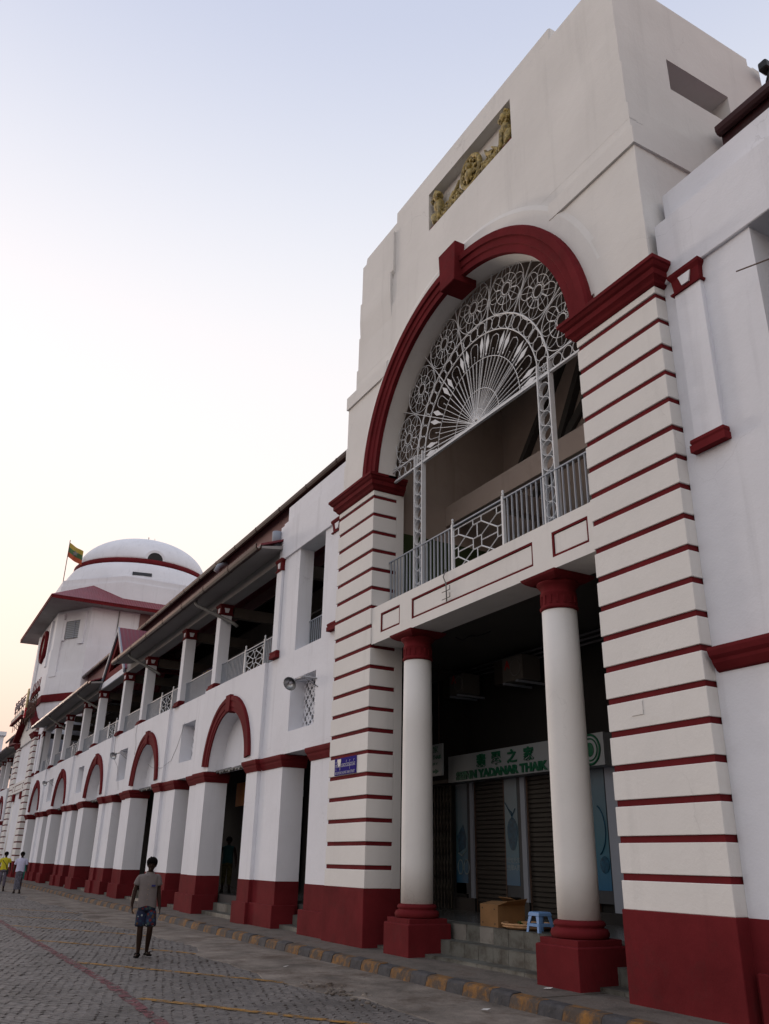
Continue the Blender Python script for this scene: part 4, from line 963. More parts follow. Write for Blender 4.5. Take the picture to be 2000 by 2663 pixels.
    MB().tube([(cx + .6, cy, 27.0), (cx + .6, cy, 27.75)], .02, 5).tube([(cx + .9, cy + .5, 27.0), (cx + .9, cy + .5, 27.6)], .02, 5).tube([(cx + .3, cy, 27.55), (cx + 1.1, cy, 27.55)], .015, 5).build("aerial", M['rust'], g)
    return g
domed_tower()
fp = empty("flagpole", (-70.0, 8.68, 21.5), "thin flagpole with yellow, green and red striped flag on the domed tower", "flag")
MB().tube([(-70.0, 8.68, 20.5), (-70.0, 8.68, 25.85)], .035, 6).build("pole", M['rust'], fp)
for s, mt in enumerate(('flagr', 'flagg', 'flagy')):
    m = MB(); rings = []
    for i in range(13):
        u = i / 12; yy = 8.70 + 1.15 * u; xx = -70.0 + .16 * math.sin(u * 7); dz = -.6 * u - .08 * math.sin(u * 6)
        z0 = 24.4 + .41 * s + dz; rings.append([(xx, yy, z0), (xx + .012, yy, z0 + .41), (xx - .012, yy, z0 + .41)])
    m.loft(rings, 0, False); fs = m.build("flag_stripe", M[mt], fp)
st = []
for i in range(10):
    r = .28 if i % 2 == 0 else .12; a = PI / 2 + i * PI / 5; st.append((9.22 + r * math.cos(a), 24.72 + r * math.sin(a)))
MB().ext(st, 'x', -69.87, -69.84).build("star", M['pipe'], fp)

# roof sign of the far gatehouse
rs = empty("roof_sign", (-74.0, 7.6, 11.5), "rooftop sign with cut out letters on a rusty frame above the far pediment", "sign")
for z in (11.5, 12.4, 13.2): B(-77.6, -70.0, 7.62, 7.66, z, z + .05).build("frame_rail", M['rust'], rs)
for i in range(7): B(-77.5 + i * 1.22, -77.44 + i * 1.22, 7.66, 7.70, 10.9, 13.2).build("frame_upright", M['rust'], rs)
for i in range(5): MB().tube([(-77.5 + i * 1.5, 7.66, 11.5), (-77.5 + i * 1.5, 8.7, 10.6)], .03, 5).build("brace", M['rust'], rs)
text("lettering", "ဗိုလ်ချုပ်စျေး", -77.5, 7.60, 12.35, rs, M['letter'], wid=6.0, hei=.95, depth=.04)
B(-77.6, -70.9, 7.45, 7.62, 11.52, 11.86).build("letter_board", M['pipe'], rs); B(-77.6, -70.9, 7.4, 7.64, 11.40, 11.52).build("red_edge", M['red'], rs)
B(-70.45, -70.0, 7.55, 7.65, 11.95, 13.4).build("yellow_panel", M['yellowp'], rs); B(-70.4, -69.95, 7.55, 7.65, 11.2, 11.95).build("red_panel", M['redp'], rs)
cr = MB()
for i in range(5):
    x = -67.8 + i * .8; cr.tube([(x, 7.6, 12.3), (x + .2, 7.6, 12.65), (x + .5, 7.6, 12.6), (x + .75, 7.6, 12.3)], .06, 5); cr.tube([(x + .4, 7.6, 12.6), (x + .45, 7.6, 13.3)], .03, 4)
cr.tube([(-68, 7.6, 12.25), (-63.9, 7.6, 12.35)], .07, 5); cr.build("crown_scrollwork", M['red'], rs)
fr = MB()
for i in range(6): fr.tube([(-69.5 + i * .9, 7.65, 10.6), (-69.5 + i * .9, 7.65, 12.5)], .04, 4)
for z in (11.0, 11.6, 12.1): fr.tube([(-70, 7.65, z), (-64.5, 7.65, z)], .035, 4)
fr.build("frame_lattice", M['rust'], rs)

# wing beyond the far gatehouse and the pale building at the end
W2 = arcade_wing(-110, -76.15, [-81.0 - 9.3 * k for k in range(3)], "far continuation of the white arcade beyond the domed tower", None)
B(-110, -77, 8.3, 8.66, 9.435, 9.86).build("eaves_beam", M['soffit'], W2); gutter(W2, -110, -77.2, 7.47, 9.63); MB().ext([(7.62, 9.66), (8.335, 9.76), (8.335, 9.86), (7.62, 9.73)], 'x', -110, -77.2).build("eaves_soffit", M['soffit'], W2)
MB().ext([(7.6, 9.78), (10.8, 11.0), (10.8, 11.05), (7.6, 9.84)], 'x', -110, -77).build("lower_roof", M['roofred'], W2)
B(-110, -78.5, 10.78, 10.9, 10.6, 13.75).build("clerestory_boards", M['mauve'], W2); gutter(W2, -110, -78.5, 10.4, 13.55, "upper_gutter")
MB().ext([(10.5, 13.68), (16.0, 16.4), (16.0, 16.5), (10.5, 13.76)], 'x', -110, -78.5).build("upper_roof", M['roofred'], W2)
B(-78.6, -76.15, 8.3, 8.7, 6.6, 10.3).build("wall", M['white'], W2)
MB().tube([(-76.5, 8.2, 10.0), (-76.5, 8.2, 6.5), (-76.7, 8.2, 5.8), (-76.7, 8.2, .2)], .07, 6).build("downpipe", M['cable'], W2)
db = empty("distant_building", (-130, 2, 0), "pale flat roofed building closing the far end of the street", "building")
MB().box(-138, -120.5, -16, 11.2, 0, 13.0).box(-138, -120.2, -16, 11.4, 13.0, 13.6).box(-138, -120.6, -16, 11.1, 13.6, 15.6).box(-138, -120.3, -16, 11.3, 15.6, 16.1).build("wall", M['white'], db)
for i in range(6): B(-120.52, -120.45, -14 + i * 4, -12.2 + i * 4, 8.5, 11).build("window", M['grey'], db)

# ================================================================== LOBBY AND SHOP INSIDE THE GATEHOUSE
def lobby():
    st = empty("entrance_steps", (CX, 8.9, PZ), "tiled entrance steps between the two round columns of the gatehouse", "steps")
    x0, x1 = -15.2, -8.46
    for k, (ya, yb, z0, z1) in enumerate(((8.40, 8.72, PZ - .05, .205), (8.72, 9.03, .1, .418), (9.03, 9.40, .3, FZ))):
        n = 17; wd = (x1 - x0) / n
        s = B(x0, x1, ya + .015, yb, z0, z1 - .008).build("step", M['joint'], st)
        for i in range(n):
            r = random.random()
            mt = M['tile2'] if (k == 2 and i in (4, 6, 12)) or r < .06 else M['tile']
            B(x0 + i * wd + .004, x0 + (i + 1) * wd - .004, ya + random.uniform(-.002, .002), ya + .014, z0, z1 - .009).build("tile", mt, s)
            B(x0 + i * wd + .004, x0 + (i + 1) * wd - .004, ya - .003, yb, z1 - .007, z1).build("tile", M['tile'], s)
    g = empty("jewellery_shop", (-14, 11.6, FZ), "closed jewellery shop front inside the gatehouse lobby behind the columns", "shop")
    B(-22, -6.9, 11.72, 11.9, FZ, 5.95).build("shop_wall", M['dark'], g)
    Y = 11.62
    # floor
    fl = kind(B(-16.9, -6.8, 9.40, 11.75, .3, FZ - .001).build("lobby_floor", M['floor']), 'structure')
    B(-17.36, -16.85, Y, Y + .06, 1.0, 3.35).build("wall_panel", M['grey'], g); B(-16.85, -16.72, Y - .02, Y + .06, FZ + .26, 3.35).build("frame_post", M['grey'], g); B(-16.72, -16.60, Y - .04, Y + .06, FZ + .26, 3.35).build("white_post", M['lightgrey'], g)
    B(-17.4, -16.57, Y - .05, Y + .05, FZ, FZ + .255).build("black_base", M['black'], g)
    B(-15.46, -14.98, Y, Y + .06, 1.0, 3.35).build("wall_panel", M['grey'], g); B(-14.98, -14.85, Y - .02, Y + .06, FZ + .26, 3.35).build("frame_post", M['grey'], g); B(-14.85, -14.70, Y - .04, Y + .06, FZ + .26, 3.35).build("white_post", M['lightgrey'], g)
    B(-15.1, -14.68, Y - .05, Y + .05, FZ, FZ + .255).build("black_base", M['black'], g)
    B(-12.75, -12.30, Y, Y + .06, 1.0, 3.35).build("wall_panel", M['grey'], g); B(-12.3, -12.0, Y - .02, Y + .06, FZ + .2, 3.35).build("white_post", M['lightgrey'], g)
    B(-12.8, -11.9, Y - .05, Y + .05, FZ, FZ + .2).build("black_base", M['black'], g)
    GP = "jewel posters on the shop front"
    def poster(x0, x1, z0, z1, label, extra):
        o = B(x0, x1, Y - .012, Y - .002, z0, z1).build("poster", M['poster'])
        tag(o, label, "poster", GP); extra(o, x0, x1); return o
    yy = Y - .018
    def p1(o, a, b):
        m = MB(); m.ext([(a + .05, 2.2), (a + .3, 2.45), (a + .42, 2.15), (a + .38, 1.95), (a + .12, 1.85)], 'y', yy, yy + .004); m.build("printed_pendant", M['posterdark'], o)
        for cx in (a + .18, a + .42): MB().tube([(cx + .10 * math.cos(2 * PI * i / 16), yy, 1.55 + .15 * math.sin(2 * PI * i / 16)) for i in range(16)], .015, 4, True).build("printed_ring", M['posterpale'], o)
        MB().tube([(a + .1, yy, 1.85), (a + .25, yy, 1.78), (a + .4, yy, 1.9)], .02, 4).build("printed_chain", M['posterpale'], o)
    def p2(o, a, b):
        MB().ext([(a + .25 + .17 * math.cos(t) * (1 + .1 * math.sin(3 * t)), 2.22 + .33 * math.sin(t)) for t in [2 * PI * i / 16 for i in range(16)]], 'y', yy, yy + .004).build("printed_stone", M['posterdark'], o)
        MB().tube([(a + .02, yy, 2.85), (a + .14, yy, 2.7), (a + .25, yy, 2.56), (a + .36, yy, 2.72)], .008, 4).tube([(a + .1, yy, 2.74), (a + .25, yy, 2.64), (a + .25, yy, 2.5)], .008, 4).build("printed_chain", M['posterdark'], o)
        text("lettering", "缅甸天然", a + .03, yy + .006, 1.66, o, M['posterpale'], wid=.42, depth=.002); text("lettering", "翡翠A货", a + .03, yy + .006, 1.51, o, M['posterpale'], wid=.42, depth=.002)
    def p3(o, a, b):
        MB().tube([(a + .05 + .28 * math.cos(t), yy, 2.25 + .45 * math.sin(t)) for t in [-1.2 + 2.4 * i / 14 for i in range(15)]], .015, 4).build("printed_necklace", M['posterdark'], o)
        MB().ell((a + .25, yy, 1.65), (.12, .003, .15)).build("printed_stone", M['posterdark'], o)
    poster(-17.33, -16.87, 1.22, 3.34, "teal poster with a dark pendant and two rings beside the folding gate", p1)
    poster(-15.44, -15.0, 1.22, 3.34, "teal poster with a large oval stone and pale characters between two shutters", p2)
    poster(-12.72, -12.34, 1.22, 3.34, "teal poster with a curved necklace next to the black doorway", p3)
    LS = "dark roller shutters of the jewellery shop"
    shutter(-16.55, -15.50, Y + .03, FZ, 3.35, "dark roller shutter behind the cardboard box", LS)
    shutter(-14.65, -12.80, Y + .03, FZ, 3.35, "dark roller shutter behind the blue stool", LS)
    # folding lattice gate
    fg = empty("folding_gate", (-18.3, 11.5, FZ), "dark folding lattice gate closed beside the jewellery shop", "gate")
    for i in range(15): inst("gate_bar", GB, fg, (-19.3 + i * .138, 11.5, FZ))
    m = MB()
    for i in range(14):
        for k in range(5):
            z = FZ + .15 + k * .5; x = -19.3 + i * .138
            m.tube([(x, 11.48, z), (x + .138, 11.48, z + .25), (x, 11.48, z + .5)], .012, 4)
    kind(m.build("lattice_straps", M['gate'], fg), 'stuff')
    B(-19.4, -17.3, 11.45, 11.55, 3.38, 3.46).build("top_track", M['gate'], fg)
    # main sign
    s = empty("shop_sign", (-14.7, 11.3, 3.6), "long white shop sign with green Chinese characters and Latin capitals over the shutters", "sign")
    B(-17.1, -11.9, 11.26, 11.6, 3.345, 3.93).build("sign_board", M['signdim'], s)
    text("lettering", "SEINN YADANAR THAIK", -16.75, 11.255, 3.375, s, M['signgreen'], wid=3.25, hei=.185, depth=.02, bold=.045)
    for i, ch in enumerate("翡翠之家"): text("lettering", ch, -15.93 + i * .56, 11.255, 3.60, s, M['signgreen'], wid=.33, hei=.28, depth=.02, bold=.03)
    for r, t in ((.27, .022), (.20, .014)): MB().tube([(-12.27 + r * math.cos(2 * PI * i / 28), 11.25, 3.64 + r * math.sin(2 * PI * i / 28)) for i in range(28)], t, 6, True).build("ring_emblem", M['signgreen'], s)
    MB().ell((-12.27, 11.25, 3.64), (.11, .01, .13)).build("emblem_stone", M['signgreen'], s)
    # small hanging sign behind the far column
    h = empty("hanging_sign", (-17, 10.6, 3.5), "white hanging sign with green lettering and arrow half hidden by the round column", "sign")
    B(-17.9, -16.34, 10.6, 10.64, 3.43, 4.12).build("sign_board", M['signdim'], h)
    text("lettering", "翡翠之家", -17.45, 10.596, 3.93, h, M['signgreen'], wid=.95, hei=.15, depth=.003); text("lettering", "SEINN YADANAR THAIK", -17.7, 10.596, 3.79, h, M['signgreen'], wid=1.33, hei=.09, depth=.003, bold=.02); text("lettering", "JEWELLERY", -17.3, 10.596, 3.65, h, M['signgreen'], wid=.78, hei=.065, depth=.003)
    MB().ext([(-16.9, 3.50), (-16.62, 3.50), (-16.62, 3.47), (-16.48, 3.525), (-16.62, 3.58), (-16.62, 3.55), (-16.9, 3.55)], 'y', 10.592, 10.6).build("arrow", M['signgreen'], h)
    MB().tube([(-17.78 + .1 * math.cos(2 * PI * i / 16), 10.594, 3.75 + .15 * math.sin(2 * PI * i / 16)) for i in range(16)], .02, 5, True).build("ring_emblem", M['signgreen'], h)
    for x in (-17.8, -16.5): MB().tube([(x, 10.62, 4.12), (x, 10.62, 5.95)], .012, 5).build("hanger", M['rust'], h)
    # air conditioners
    def ac(x0, x1, z0, z1, label):
        a = empty("air_conditioner", ((x0 + x1) / 2, 11.3, z0), label, "air conditioner", "outdoor units under the lobby ceiling")
        B(x0, x1, 11.0, 11.5, z0, z1).build("casing", M['ac'], a, .015)
        B(x0 - .35, x0 - .004, 11.05, 11.45, z0 + .02, z1).build("side_duct", M['shutter'], a)
        xm = (x0 + x1) / 2
        MB().tube([(xm + .12 + .17 * math.cos(2 * PI * i / 20), 10.99, (z0 + z1) / 2 + .17 * math.sin(2 * PI * i / 20)) for i in range(20)], .012, 4, True).build("fan_ring", M['pipe'], a)
        text("lettering", "A", x0 + .09, 10.995, z0 + .27, a, M['redmark'], hei=.19, depth=.002, bold=.03)
        for d in (.08, x1 - x0 - .16): B(x0 + d, x0 + d + .06, 10.95, 11.7, z0 - .05, z0 - .01).build("bracket", M['lightgrey'], a)
    ac(-14.55, -13.86, 5.22, 5.75, "off white air conditioner unit with red letter, nearer the column")
    ac(-16.62, -16.08, 5.25, 5.72, "smaller air conditioner unit hanging deeper in the lobby")
    t = empty_part("ceiling_pipe", g)
    for k in range(3): MB().tube([(-16.9, 11.3 + k * .08, 5.85 - k * .07), (-7, 11.3 + k * .08, 5.85 - k * .07)], .025, 6).build("cable_conduit", M['cable'], t)
    MB().tube([(-14.1, 9.5, 5.93), (-14.0, 9.6, 5.86), (-13.8, 9.65, 5.92), (-13.6, 9.7, 5.88), (-13.3, 9.8, 5.92)], .012, 5).build("ceiling_hook", M['black'], t)
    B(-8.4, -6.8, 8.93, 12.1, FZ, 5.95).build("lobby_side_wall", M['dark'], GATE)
    return g
GB = B(-.012, .012, -.02, .02, .02, 2.66).mesh("gate_bar", M['gate'])
lobby()

# cardboard box, tray, stool
bx = empty("cardboard_box", (-11.55, 9.3, FZ), "opened brown cardboard box lying on the lobby floor above the steps", "box")
def rot2(pts, cx, cy, a): return [(cx + x * math.cos(a) - y * math.sin(a), cy + x * math.sin(a) + y * math.cos(a)) for x, y in pts]
def obox(nm, cx, cy, a, x0, x1, y0, y1, z0, z1, m, par, bev=0):
    return MB().ext(rot2([(x0, y0), (x1, y0), (x1, y1), (x0, y1)], cx, cy, a), 'z', z0, z1).build(nm, m, par, bev)
BA = 0.0; bcx, bcy = -12.65, 9.39; bw, bd, bh = .25, .28, .33
for nm, q in (("side", (-bw, bw, -bd, -bd + .012)), ("side", (-bw, bw, bd - .012, bd)), ("side", (-bw, -bw + .012, -bd + .013, bd - .013)), ("side", (bw - .012, bw, -bd + .013, bd - .013))):
    obox(nm, bcx, bcy, BA, *q, FZ + .002, FZ + bh, M['card'], bx)
def flap(pts): MB().add(pts + [(p[0], p[1], p[2] + .01) for p in pts], [(3, 2, 1, 0), (4, 5, 6, 7), (0, 1, 5, 4), (1, 2, 6, 5), (2, 3, 7, 6), (3, 0, 4, 7)]).build("flap", M['card'], bx)
zt = FZ + bh
flap([(bcx - bw, bcy - bd, zt), (bcx + bw, bcy - bd - .0, zt), (bcx + bw - .06, bcy - .02, zt + .05), (bcx - bw + .02, bcy - .05, zt + .045)])
flap([(bcx - bw, bcy + bd, zt), (bcx - bw + .05, bcy + .08, zt + .11), (bcx + bw - .05, bcy + .05, zt + .10), (bcx + bw, bcy + bd, zt)])
flap([(bcx + bw, bcy - bd, zt), (bcx + bw, bcy + bd, zt), (bcx + bw + .14, bcy + bd - .05, zt + .10), (bcx + bw + .13, bcy - bd + .1, zt + .06)])
for dx, dz in ((-.20, .27), (.14, .26), (-.19, .05), (.15, .04)): B(bcx + dx, bcx + dx + .022, bcy - bd - .003, bcy - bd + .01, FZ + dz, FZ + dz + .022).build("punched_hole", M['black'], bx)
tr = empty("woven_tray", (-11.3, 9.35, FZ), "shallow woven cane tray with green leaves between box and stool", "tray")
MB().lathe([(.02, FZ + .01), (.36, FZ + .012), (.42, FZ + .075), (.43, FZ + .08), (.40, FZ + .035), (.02, FZ + .03)], -12.0, 9.42, 28).build("tray_bowl", M['cane'], tr)
for k in range(2): MB().tube([(-12.0 + (.425 - .02 * k) * math.cos(2 * PI * i / 28), 9.42 + (.425 - .02 * k) * math.sin(2 * PI * i / 28), FZ + .08 - .035 * k) for i in range(28)], .014, 6, True).build("rim", M['cane'], tr)
lm = MB(); random.seed(3)
for i in range(14):
    x, y, z = -11.86 + random.uniform(-.12, .12), 9.27 + random.uniform(-.1, .1), FZ + .05 + random.uniform(0, .06); a = random.uniform(0, 6.28)
    lm.add([(x, y, z), (x + .06 * math.cos(a + .4), y + .06 * math.sin(a + .4), z + .02), (x + .12 * math.cos(a), y + .12 * math.sin(a), z), (x + .06 * math.cos(a - .4), y + .06 * math.sin(a - .4), z + .02)], [(0, 1, 2, 3)])
lm.build("leaf_heap", M['leaf'], tr)
stl = empty("plastic_stool", (-10.75, 9.0, FZ), "light blue plastic stool standing beside the round column", "stool")
sx, sy, sh = -11.45, 9.22, .29
MB().mold(sx - .105, sx + .105, sy - .105, sy + .105, [(.028, sh - .06 + FZ), (.024, sh - .02 + FZ), (.012, sh + FZ - .004), (-.01, sh + FZ)], back=True).build("seat", M['plastic'], stl, .006)
for a in (-1, 1):
    for b in (-1, 1):
        m = MB(); R = []
        for z, o, wd in ((0, .155, .028), (.12, .142, .032), (sh - .05, .122, .045)):
            cx_, cy_ = sx + a * o, sy + b * o
            R.append([(cx_, cy_, FZ + z), (cx_ - a * wd * 1.6, cy_, FZ + z), (cx_ - a * wd * 1.6, cy_ - b * .012, FZ + z), (cx_ - a * .012, cy_ - b * .012, FZ + z), (cx_ - a * .012, cy_ - b * wd * 1.6, FZ + z), (cx_, cy_ - b * wd * 1.6, FZ + z)])
        m.loft(R, 0, False).build("leg", M['plastic'], stl)
for s in (-1, 1):
    B(sx - .13, sx + .13, sy + s * .142 - .006, sy + s * .142 + .006, FZ + .085, FZ + .125).build("stretcher", M['plastic'], stl); B(sx + s * .142 - .006, sx + s * .142 + .006, sy - .13, sy + .13, FZ + .085, FZ + .125).build("stretcher", M['plastic'], stl)

# street name plate
sg = empty("street_sign", (-16.15, 8.09, 3.5), "blue enamel street name plate on the striped pier", "sign")
B(-16.64, -15.66, 8.078, 8.096, 3.28, 3.62).build("sign_plate", M['blue'], sg)
text("lettering", "ဗိုလ်ချုပ်အောင်ဆန်းလမ်း", -16.60, 8.077, 3.375, sg, M['enamel'], wid=.90, hei=.19, depth=.002); text("lettering", "BOGYOKE AUNG SAN STREET", -16.60, 8.077, 3.295, sg, M['enamel'], wid=.90, hei=.055, depth=.002)
MB().ext([(-16.46, 3.45), (-16.36, 3.46), (-16.33, 3.60), (-16.52, 3.60)], 'y', 8.070, 8.0765).build("torn_sticker", M['signdim'], sg)
o = tag(B(-8.0, -7.80, 8.0945, 8.101, 3.42, 3.60).build("wall_cover", M['cream'], None, .003), "small square painted cover plate on the near striped pier", "cover plate")
o = empty("hanging_bracket", (-12.0, 8.1, 6.6), "thin bent wire bracket hanging from the gatehouse balcony beam", "bracket")
m = MB(); m.tube([(-12.35, 8.12, 6.66), (-12.34, 8.06, 6.5), (-12.3, 8.09, 6.36), (-12.28, 8.09, 6.02)], .012, 5)
for z in (6.08, 6.22): m.tube([(-12.42, 8.08, z), (-12.16, 8.08, z), (-12.16, 8.08, z + .08)], .009, 4)
m.build("wire", M['pipe'], o)

# flood lamps on the arcade wall
def floodlight(x, z, label, big=1.0):
    g = empty("wall_floodlight", (x, 8.1, z), label, "lamp", "round floodlights on the arcade wall")
    cx, cy, cz = x, 7.95, z; ax = Vector((.45, -.62, -.45)).normalized(); q = ax.to_track_quat('Z', 'Y')
    def shp(nm, prof, m):
        mb = MB(); mb.lathe(prof, 0, 0, 24, cap=False); mb.v = [tuple(q @ (Vector(v) * big) + Vector((cx, cy, cz))) for v in mb.v]; return mb.build(nm, m, g)
    shp("reflector", [(.03, -.09), (.10, -.06), (.17, .0), (.205, .08)], M['steel']); shp("shade", [(.208, .082), (.175, -.004), (.105, -.068), (.06, -.10), (.06, -.2), (.02, -.22)], M['lampgrey']); shp("rim", [(.205, .075), (.218, .08), (.218, .09), (.205, .09)], M['lampgrey'])
    mb = MB().ell((0, 0, .0), (.05, .05, .08)); mb.v = [tuple(q @ (Vector(v) * big) + Vector((cx, cy, cz))) for v in mb.v]; mb.build("bulb", M['enamel'], g)
    p = Vector((cx, cy, cz)) - ax * .2 * big
    MB().tube([p, (x + .35, 8.12, z + .12), (x + .75, 8.3, z + .02)], .02, 6).build("arm", M['lampgrey'], g)
    MB().tube([p, (x + .5, 8.1, z + .05), (x + .9, 8.35, z - .25), (x + 1.0, 8.6, z - .4), (x + .95, 8.65, z - .9)], .012, 5).build("flex", M['cable'], g)
floodlight(-19.0, 5.62, "round metal floodlight on the wall beside the gatehouse", .8)
floodlight(-38.0, 5.6, "round floodlight over the small window before the middle arch", .75); floodlight(-56.3, 5.6, "distant round floodlight between the fourth and fifth arch", .75)

# ================================================================== GROUND
road = kind(MB().add([(-400, -400, -.017), (400, -400, -.017), (400, 400, -.017), (-400, 400, -.017)], [(0, 1, 2, 3)]).build("road", M['joint']), 'structure')
far = mat("distant_setts", (0.09, 0.082, 0.077), 0.6, 0.3, 3, 0.5, 30, dirt=0.5, dcol=(0.05, 0.045, 0.04))
road_far = MB().add([(-400, -60, -.008), (-44, -60, -.008), (-44, 5.7, -.008), (-400, 5.7, -.008)], [(0, 1, 2, 3)]).add([(-44, -60, -.008), (60, -60, -.008), (60, -1.2, -.008), (-44, -1.2, -.008)], [(0, 1, 2, 3)]).build("distant_paving", far, road)
# stone setts laid in rows oblique to the kerb
random.seed(11)
ang = math.radians(31); ca, sa = math.cos(ang), math.sin(ang)
SL, SW = .165, .088
setm = []
for v_ in range(5):
    m = MB(); random.seed(20 + v_); j = lambda: random.uniform(-.003, .003); L2, W2_ = SL / 2 - .0015, SW / 2 - .003; c_ = .014
    base = [(-L2 + j(), -W2_ + j()), (L2 + j(), -W2_ + j()), (L2 + j(), W2_ + j()), (-L2 + j(), W2_ + j())]
    top = [(x * .955, y * .66) for x, y in base]
    zj = [random.uniform(-.004, .004) for _ in range(4)]
    vs = [(x, y, -.05) for x, y in base] + [(x, y, -.017 + z) for (x, y), z in zip(base, zj)] + [(x, y, z) for (x, y), z in zip(top, zj)]
    m.add(vs, [(0, 1, 5, 4), (1, 2, 6, 5), (2, 3, 7, 6), (3, 0, 4, 7), (4, 5, 9, 8), (5, 6, 10, 9), (6, 7, 11, 10), (7, 4, 8, 11), (8, 9, 10, 11)]); setm.append(m)
random.seed(12)
cells = []
for r in range(-330, 330):
    for q in range(-190, 190):
        u = (q + (.5 if r % 2 else 0)) * SL; v = r * SW + .012 * math.sin(q * .7)
        x = -24 + u * ca - v * sa; y = 2.5 + u * sa + v * ca
        edge = 5.72 + .22 * math.sin(x * .55) + .12 * math.sin(x * 1.7 + 1)
        if -44 < x < -5 and -1.2 < y < edge and y > 1.0 - 0.10 * max(0, (-9 - x)) * (1 if x > -20 else 1) - 1.6: cells.append((x, y))
cells.sort(key=lambda p: (p[0] + 9.5) ** 2 + (p[1] - 2.9) ** 2)
vis = [p for p in cells if p[0] < -8.2]
sme = [m.mesh("cobblestone", M['sett']) for m in setm]
near = []
rest = MB()
for x, y in vis:
    k = random.randrange(5); rz = ang + random.uniform(-.035, .035) + (PI if random.random() < .5 else 0); z = random.uniform(-.008, .004); tx, ty = random.uniform(-.03, .03), random.uniform(-.03, .03)
    if len(near) < 300 and y > 2.3:
        o = inst("cobblestone", sme[k], road, (x, y, z), (tx, ty, rz)); near.append(o)
    else:
        c_, s_ = math.cos(rz), math.sin(rz)
        rest.add([(x + vx * c_ - vy * s_, y + vx * s_ + vy * c_, z + vz + ty * -vx + tx * vy) for vx, vy, vz in setm[k].v], setm[k].f)
kind(rest.build("cobblestones", M['sett'], road), 'stuff')
# concrete apron along the kerb with a ragged edge
pts = []
N = 160
for i in range(N + 1):
    x = -110 + i * 114 / N
    e = 5.66 + .20 * math.sin(x * .55) + .12 * math.sin(x * 1.7 + 1) + random.uniform(-.10, .06)
    pts.append((x, e))
m = MB(); vs = []; fs = []
for i, (x, e) in enumerate(pts): vs += [(x, e - .03, -.02), (x, e, .006 + random.uniform(-.006, .006)), (x, 6.4 + random.uniform(-.1, .1), .012 + random.uniform(-.008, .010)), (x, 7.30, .015)]
for i in range(N):
    for k in range(3): a = 4 * i + k; fs.append((a, a + 4, a + 5, a + 1))
kind(m.add(vs, fs).build("concrete_apron", M['concrete']), 'structure')
# broken patch with rubble
m = MB(); random.seed(5)
for i in range(60):
    x = random.gauss(-11.6, .55); y = 5.75 + random.gauss(0, .13) + (x + 11.6) * -.05; s = random.uniform(.012, .05)
    m.ell((x, y, .012), (s, s * random.uniform(.6, 1), s * .45), 6, 4)
kind(m.build("rubble", M['concrete']), 'stuff')
# painted lines lie on the setts as thin worn coats
def line(nm, pts, wd, m, z=.014):
    mb = MB(); L = []
    P = []
    for (a, b), (c, d) in zip(pts[:-1], pts[1:]):
        n = max(2, int(math.hypot(c - a, d - b) / .25))
        for i in range(n): t = i / n; P.append((a + (c - a) * t, b + (d - b) * t))
    P.append(pts[-1])
    vs = []; fs = []
    for i, p in enumerate(P):
        q = P[min(i + 1, len(P) - 1)]; o = P[max(i - 1, 0)]; dx, dy = q[0] - o[0], q[1] - o[1]; l = math.hypot(dx, dy); nx, ny = -dy / l * wd / 2, dx / l * wd / 2
        j = random.uniform(-.018, .018); k_ = random.uniform(-.018, .018); vs += [(p[0] + nx + j, p[1] + ny + j, z), (p[0] - nx + k_, p[1] - ny + k_, z)]
        if i: fs.append((2 * i - 2, 2 * i - 1, 2 * i + 1, 2 * i))
    return mb.add(vs, fs).build(nm, m, road)
line("red_line", [(-8.0, 2.80), (-10.1, 3.0), (-13.3, 3.16), (-26, 3.14), (-44, 3.1)], .15, M['rline'], .004)
for k in range(-1, 6):
    xs = -11.95 - 4.2 * k; d = (.84, .54)
    line("yellow_line", [(xs, 3.22), (xs + 3.0, 3.22 + 1.98), (xs + 3.9, 3.22 + 2.45)], .13, M['yline'], .005)
# kerb of painted stones
kb = kind(bpy.data.objects.new("kerb", None), 'structure'); COL.objects.link(kb)
random.seed(9)
x = -5.0; i = 0
while x > -66:
    yel = i % 2 == 0; ln = (.60 if yel else .42) * random.uniform(.85, 1.15)
    yb = 7.13 + .03 * math.sin(x * .4)
    jz = random.uniform(-.008, .008)
    MB().ext([(yb - .02, -.06), (yb + .0, .03), (yb + .025, .13 + jz), (yb + .06, .158 + jz), (yb + .20, .165 + jz), (yb + .22, -.06)], 'x', x - ln + .006, x).build("kerb_stone", M['kyel'] if yel else M['kgrey'], kb, .006)
    x -= ln; i += 1
# pavement slabs
pv = kind(bpy.data.objects.new("pavement", None), 'structure'); COL.objects.link(pv)
x = -4.0
while x > -110:
    ln = random.uniform(2.2, 3.4)
    MB().box(x - ln + .012, x, 7.36, 9.2 if False else 8.46, -.05, PZ + random.uniform(-.006, .006)).build("pavement_slab", M['pave'], pv); x -= ln
B(-110, -4, 7.3, 12, -.06, PZ - .03).build("pavement_base", M['joint'], pv)
